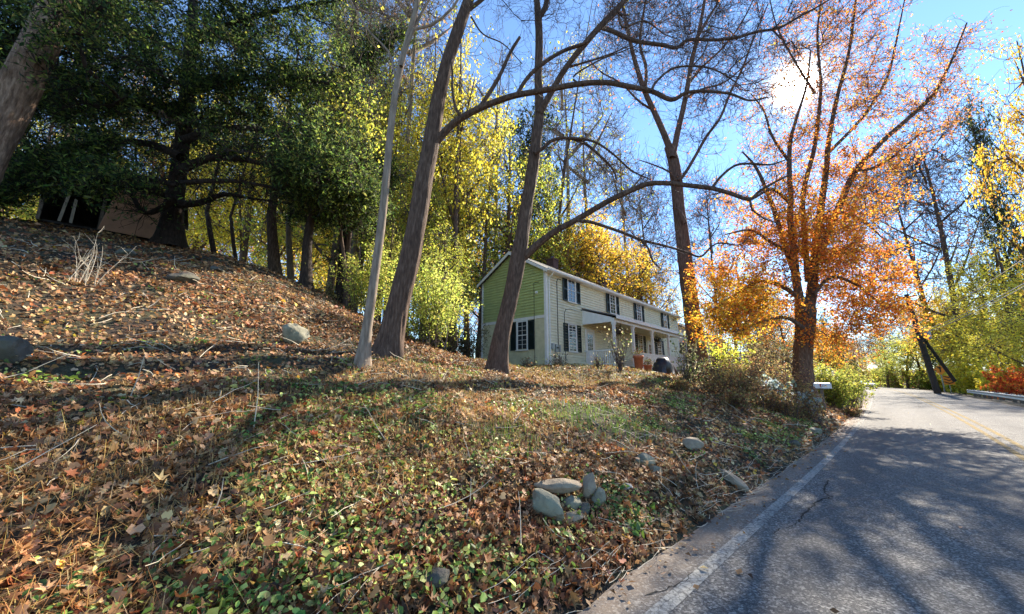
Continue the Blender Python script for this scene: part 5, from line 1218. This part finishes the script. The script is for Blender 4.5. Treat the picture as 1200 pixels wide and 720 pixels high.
shp('porch_shrub', 'sparse shrub beside the first porch post', 727, 16.6, 6, 50, WGR, 120, size=.11)
shp('porch_shrub', 'small sparse shrub in front of the porch railing', 703, 17.0, 7, 18, WGR, 60, size=.09)
shp('porch_shrub', 'twiggy shrub under the meter boxes', 655, 17.6, 12, 16, WGR+BRN, 130, size=.08)
shp('gable_shrub', 'thin weedy shrub below the gable window', 618, 17.2, 14, 14, WGR+BRN, 130, size=.08)
shp('yellow_shrub', 'bright yellow green shrub behind the brush right of the tall trunk', 856, 18, 20, 50, [(.62, .64, .08), (.5, .56, .08)], 1400, size=.11)
shp('hedge_shrub', 'dense rounded yellow green shrub right of the orange maple', 972, 18.5, 26, 42, [(.34, .38, .07), (.45, .42, .08), (.22, .27, .05)], 6000, size=.10, stems=60)
shp('hedge_shrub', 'olive shrub hanging over the road edge beside the mailbox', 990, 21, 18, 40, [(.34, .33, .07), (.28, .25, .08), (.22, .25, .05)], 4000, size=.10, stems=50)
shp('blue_shrub', 'shrub with pale bluish leaves left of the orange maple trunk', 906, 13.5, 12, 34, [(.5, .56, .56), (.38, .46, .48), (.3, .36, .25)], 420, size=.14)
shp('blue_shrub', 'shrub with pale bluish leaves in front of the orange maple trunk', 940, 13.2, 8, 26, [(.5, .56, .52), (.40, .48, .44)], 200, size=.15)
for i, (px, Y, r_, h_) in enumerate([(872, 25, 26, 44), (905, 27, 28, 50), (925, 30, 24, 46), (850, 27, 22, 50)]):
    shp('yard_brush', ['dark brown thicket behind the bank brush, below the golden lobe', 'dark brown thicket just left behind the maple trunk', 'dark brown thicket directly behind the maple trunk', 'dark brown thicket beside the neighbour house'][i], px, Y, r_, h_, [(.16, .10, .05), (.22, .17, .07), (.12, .12, .05)], 2400, size=.13, tpl=KITE, stems=36, tw=1.6, group='thickets behind the bank')
brush = [(795, 14, 14, 14), (842, 14, 26, 34), (868, 13.2, 26, 40), (890, 12.6, 28, 38), (915, 12.2, 26, 34), (935, 12.6, 22, 26), (858, 11.2, 22, 22), (880, 16, 30, 48), (905, 16.5, 28, 44), (925, 15.5, 24, 40), (850, 16.5, 28, 40), (945, 14.2, 18, 26), (990, 17.0, 10, 12)]
bpal = [(.34, .22, .10), (.42, .30, .13), (.24, .22, .07), (.30, .14, .07), (.40, .34, .14), (.22, .12, .06)]
bl = ['yellowish', 'tangled', 'tall tangled', 'wide tangled', 'dense', 'low', 'lower', 'tall', 'tall twiggy', 'twiggy', 'leafy', 'small', 'smallest']
for i, (px, Y, r_, h_) in enumerate(brush):
    shp('bramble', bl[i]+' olive brown brush '+['before the porch end', 'below the tall reddish trunk', 'below the small yellow shrub', 'left of the bluish shrub', 'under the bluish shrub', 'left of the mailbox', 'nearest the road below the brush', 'behind the front brush', 'behind the bluish shrub', 'left behind the maple trunk', 'beside the tall reddish trunk foot', 'at the foot of the maple', 'beside the mailbox post'][i], px, Y, r_, h_, bpal, 1150, size=.075, stems=34, tw=.8, group='brush on the bank by the maple')
shp('green_brush', 'sunlit yellow green brush behind the foot of the thick brown tree', 500, 13.5, 42, 90, [(.45, .50, .10), (.34, .42, .08), (.58, .56, .14)], 8000, size=.09, stems=60)
shp('green_brush', 'yellow green brush left of the thick brown tree', 425, 14.5, 30, 80, [(.45, .50, .10), (.34, .42, .08), (.55, .5, .12)], 4500, size=.09, stems=40)
shp('dark_brush', 'dark leafless brush beside the left corner of the house', 545, 17, 28, 48, [(.12, .09, .05), (.2, .17, .07), (.10, .12, .04)], 3200, size=.08, stems=60)
shp('dark_brush', 'dark twiggy brush just right of the thick brown tree', 518, 15, 26, 38, [(.14, .11, .05), (.24, .22, .08)], 2400, size=.08, stems=50)
shp('ridge_brush', 'tangled yellowish brush in the light gap under the evergreen', 385, 18, 30, 40, [(.45, .42, .16), (.55, .48, .2)], 2200, size=.1, stems=60)
shp('ridge_brush', 'pale twiggy brush on the ridge right of the shed', 280, 21, 38, 34, [(.50, .45, .16), (.6, .52, .2)], 2400, size=.1, stems=70, mat='twig_pale')
shp('ridge_brush', 'pale brush on the ridge left of the shed', 45, 27, 40, 34, [(.50, .45, .16), (.6, .52, .2)], 2400, size=.12, stems=70, mat='twig_pale')
shp('dead_shrub', 'bleached leafless shrub of thin curved stems on the left slope', 66, 7.0, 22, 68, [], 0, stems=9, mat='stem_white', tw=.55)
shp('red_shrub', 'bright orange red shrub behind the guardrail at the right edge', 1196, 26, 26, 36, RED, 5200, size=.15, stems=50)
shp('red_shrub', 'low orange shrub at the guardrail right of the yellow tree', 1178, 24, 20, 16, RED, 2000, size=.13, stems=30)
for i, (px, Y, r_, h_, pl_) in enumerate([(1122, 38, 24, 30, YEL), (1145, 33, 26, 34, YEL), (1165, 30, 22, 22, YEL), (1104, 46, 18, 22, YGR), (1135, 36, 22, 18, YGR), (1190, 30, 34, 66, YEL), (1132, 40, 26, 60, YEL)]):
    shp('guardrail_shrub', ['yellow shrub just right of the warning sign', 'yellow shrub behind the middle of the guardrail', 'low yellow shrub behind the guardrail left of the red one', 'yellow green shrub beside the utility pole foot', 'low yellow green shrub behind the guardrail', 'large yellow shrub above the red one', 'tall yellow shrub right of the pole brace'][i], px, Y, r_, h_, pl_, 4200, size=.17, tpl=KITE, stems=26, group='shrubs behind the guardrail')

for i, (px, Y, r_, h_) in enumerate([(1036, 84, 14, 22), (1052, 78, 14, 22), (1068, 70, 14, 24), (1084, 64, 14, 22), (1024, 96, 12, 20), (1094, 58, 12, 16), (1008, 100, 12, 22)]):
    shp('bend_shrub', ['olive shrub at the outside of the bend, second from left', 'olive shrub at the outside of the bend, third from left', 'olive shrub at the outside of the bend, in the middle', 'olive shrub at the outside of the bend left of the pole', 'olive shrub beyond the silver car', 'low olive shrub touching the pole foot', 'olive shrub left of the silver car'][i], px, Y, r_, h_, YGR+BRN, 2600, size=.3, tpl=KITE, stems=24, tw=2, group='shrubs at the bend')
# ============================================================ GROUND COVER
def sample_ground(n, rmin, rmax, az0=-66, az1=50, power=1.0):
    a = rng.uniform(az0, az1, n)*D2R; r = (rmin**power+(rmax**power-rmin**power)*rng.random(n))**(1/power)
    x = np.sin(a)*r; y = np.cos(a)*r; return x, y, r
def gnormal(x, y):
    e = .12; dzx = (H(x+e, y)-H(x-e, y))/(2*e); dzy = (H(x, y+e)-H(x, y-e))/(2*e)
    n = np.stack([-dzx, -dzy, np.ones_like(x)], 1); return n/np.linalg.norm(n, axis=1, keepdims=True)
def spot(x, y, cx, cy, r): return np.exp(-(((x-cx)**2+(y-cy)**2)/r**2))
GS = [gp(705, 490), gp(665, 488), gp(590, 510), gp(735, 500)]     # green grass spots
DG = [gp(300, 525), gp(440, 500), gp(560, 470), gp(700, 455), gp(500, 450), gp(620, 440), gp(760, 455), gp(170, 560)]
def fields(x, y):
    s, u = xy2su(x, y)
    grass = np.clip(sum(spot(x, y, g[0], g[1], .35+.05*g[1]) for g in GS), 0, 1)
    straw = np.clip(sum(spot(x, y, g[0], g[1], .9+.10*g[1]) for g in DG)*1.1, 0, 1)*(.35+.9*fbm(x*.8+3, y*.8+8, 3))
    ivy = sstep(.46, .62, fbm(x*.7+11, y*.7+2, 3)+.16*sstep(5, 1.2, u)-.10)*sstep(8, 4, u)
    return s, u, grass, straw, ivy
LIT = [(.33, .175, .075), (.24, .12, .055), (.44, .26, .12), (.56, .37, .19), (.15, .08, .04), (.32, .10, .035), (.62, .45, .24), (.10, .058, .032), (.48, .18, .045), (.68, .46, .07)]
LW = np.array([.2, .19, .17, .13, .13, .06, .07, .05, .02, .012]); LW /= LW.sum()
def litter(name, n, rmin, rmax, tpl, size, power, label):
    x, y, r = sample_ground(n, rmin, rmax, power=power); s, u, gr, st, iv = fields(x, y)
    keep = (u > .05) & (rng.random(n) < (1-.75*gr-.25*st)*(.62+.7*sstep(.32, .55, fbm(x*1.6+31, y*1.6+5, 3))))
    hx, hy = x-1.76, y-18.6; a = hx*.668+hy*.744; b = -hx*.744+hy*.668
    keep &= ~((a > -.1) & (a < 20.3) & (b > -2.1) & (b < 4.9))
    x, y, u = x[keep], y[keep], u[keep]; m_ = len(x); nr = gnormal(x, y); z = H(x, y)+rng.exponential(.018, m_)+.006
    c = col_pick(m_, LIT, .22, LW); sh = .38+1.1*fbm(x*1.7, y*1.7, 3); red = sstep(.5, .7, fbm(x*.6+70, y*.6+7, 2)); c = c*sh[:, None]*(1+red[:, None]*np.array([.05, -.10, -.16]))
    sz = size*np.minimum(rng.lognormal(0, .28, m_), 1.6)
    o = leaf_obj(name, tpl, np.stack([x, y, z], 1), sz, np.clip(c, .01, .9), M['litter'], None, nr, .55)
    stuff(o, label, 'leaf litter')
litter('leaf_litter', 24000, 1.4, 6.5, MAPLE, .078, 1.35, 'curled brown fallen leaves covering the near part of the slope')
litter('leaf_litter', 72000, 1.6, 14, LOBE, .054, 1.3, 'small brown and tan fallen leaves over the slope')
litter('leaf_litter', 85000, 10, 34, KITE, .10, 1.5, 'brown fallen leaves on the ground farther up around the house and ridge')
# leaves strewn on the road edge
n = 900; s_ = rng.uniform(-2, 45, n); u_ = -rng.exponential(.16, n)+.02; u_[::25] = -rng.uniform(.3, 6.5, len(u_[::25])); x, y = su2xy(s_, u_)
o = leaf_obj('fallen_leaves', KITE, np.stack([x, y, np.full(n, .028)], 1), .05*rng.lognormal(0, .3, n), col_pick(n, LIT, .2, LW), M['litter'], None, None, .25); stuff(o, 'few brown leaves strewn along the asphalt edge', 'leaf litter')
# ivy: clustered glossy leaves on the bank
def ivy():
    nc = 8500; x, y, r = sample_ground(nc, 1.5, 17, power=1.15); s, u, gr, st, iv = fields(x, y)
    k = (u > .25) & (rng.random(nc) < iv*1.0+.03); x, y = x[k], y[k]
    m_ = len(x); per = 10; X = np.repeat(x, per)+rng.normal(0, .085, m_*per); Y = np.repeat(y, per)+rng.normal(0, .10, m_*per)
    cc = np.repeat(col_pick(m_, [(.09, .17, .03), (.18, .28, .045), (.34, .42, .09), (.06, .11, .025), (.5, .52, .14)], .2), per, 0)*rng.uniform(.8, 1.25, (m_*per, 1))
    ss, uu = xy2su(X, Y); q = uu > .12; X, Y, cc = X[q], Y[q], cc[q]
    Z = H(X, Y)+.02+rng.uniform(0, .075, len(X)); sz = .040*rng.lognormal(0, .3, len(X))*(1+np.hypot(X, Y)*.02)
    o = leaf_obj('ground_ivy', OVAL, np.stack([X, Y, Z], 1), sz, np.clip(cc, .01, .9), M['ivy'], None, gnormal(X, Y), .5); stuff(o, 'green ivy and weeds creeping through the leaves on the bank', 'ivy')
ivy()
def blades(name, x, y, L, col, bend, wid, label, cat='grass'):
    n = len(x); z = H(x, y)-.01; P0 = np.stack([x, y, z], 1); a = rng.uniform(0, 6.28, n); L = L*rng.lognormal(0, .3, n)
    lean = np.stack([np.cos(a), np.sin(a), np.zeros(n)], 1); b = np.abs(rng.normal(bend, bend*.5, n))[:, None]
    sd = np.stack([-np.sin(a), np.cos(a), np.zeros(n)], 1)*wid*.5; up = np.array([0, 0, 1.0])
    Pm = P0+(up*(1-b*.25)+lean*b*.35)*L[:, None]*.55; Pt = P0+(up*np.clip(1-b*.75, .05, 1)+lean*b)*L[:, None]
    V = np.stack([P0-sd, P0+sd, Pm+sd*.8, Pm-sd*.8, Pt], 1).reshape(-1, 3); i = np.arange(n)[:, None]*5
    F3 = np.concatenate([i+np.array([[0, 1, 2]]), i+np.array([[0, 2, 3]]), i+np.array([[3, 2, 4]])])
    o = mk(name, V, F3=F3, col=expand(np.clip(col, .01, .9), 5), mat=M['grass']); stuff(o, label, cat)
def straw():
    x, y, r = sample_ground(190000, 2.2, 22, power=1.3); s, u, gr, st, iv = fields(x, y); k = (u > .4) & (rng.random(len(x)) < sstep(.28, .75, st)*.8+.03)
    x, y = x[k], y[k]; c = col_pick(len(x), [(.58, .30, .10), (.64, .40, .16), (.46, .22, .08), (.70, .54, .28), (.58, .44, .14)], .16)
    blades('dry_grass', x, y, .17, c, 1.2, .0045, 'tan and orange dry grass tufts on the slope and around the tree feet')
straw()
def green():
    x, y, r = sample_ground(90000, 4, 20, az0=-40, az1=45, power=1.3); s, u, gr, st, iv = fields(x, y); yard = sstep(4.5, 6, u)*sstep(8, 10, s)*.5
    k = (u > .4) & (rng.random(len(x)) < gr**1.5*.8+yard*.7); x, y, g2 = x[k], y[k], gr[k]
    c = np.where((rng.random(len(x)) < g2*.9+.15)[:, None], col_pick(len(x), [(.12, .24, .03), (.2, .33, .05), (.30, .40, .07)], .2), col_pick(len(x), [(.55, .48, .14), (.48, .46, .14), (.6, .5, .2)], .2))
    blades('green_grass', x, y, .16, c, .6, .007, 'fresh green grass patch in the middle of the slope and yellowing lawn by the house')
green()
# fallen twigs and dead stems
n = 900; x, y, r = sample_ground(n, 1.8, 14, power=1.3); s, u = xy2su(x, y); k = u > .1; x, y = x[k], y[k]; n = len(x)
d = gnormal(x, y); d = np.cross(d, rng.normal(0, 1, (n, 3)))+np.array([0, 0, .08]); A_, R = twig_gen(np.stack([x, y, H(x, y)+.04], 1), d, rng.uniform(.12, .6, n), 5, .14, 0, .0035, .0015)
V, Fq = tubes_np(A_, R*(1+.12*r[k][:, None]), 3); stuff(mk('fallen_twigs', V, F4=Fq, mat=M['stem_white'], smooth=True), 'thin pale dead twigs scattered in the leaves', 'twigs')
n = 260; s_ = rng.uniform(-1, 14, n); u_ = rng.uniform(-.08, .35, n); x, y = su2xy(s_, u_); _, _, h_ = curve(s_)
d = np.stack([np.sin(h_), np.cos(h_), np.zeros(n)], 1)+rng.normal(0, .3, (n, 3))*[1, 1, .3]; A_, R = twig_gen(np.stack([x, y, np.maximum(H(x, y), 0)+.04], 1), d, rng.uniform(.2, .6, n), 6, .12, 0, .003, .0015)
V, Fq = tubes_np(A_, R, 3); stuff(mk('roots_and_straw', V, F4=Fq, mat=M['stem_white'], smooth=True), 'dry straw and thin roots trailing over the road edge', 'straw')
for i, (px, py, px2, py2) in enumerate(((297, 505, 303, 425), (150, 470, 170, 415), (545, 610, 552, 560), (250, 600, 262, 560))):
    g = gp(px, py); q = P(px2, py2, g[1]); o = MB().tube([tuple(g-[0, 0, .05]), tuple((g+q)/2+[.02, 0, 0]), tuple(q)], [.006, .004, .002], 5).build('dead_stalk', M['stem_white'])
    tag(o, ['tall thin upright dead stalk left of centre on the slope', 'thin leaning dead stalk on the left slope', 'short dead stalk left of the stone heap', 'short thin stalk in the lower left leaves'][i], 'stalk')
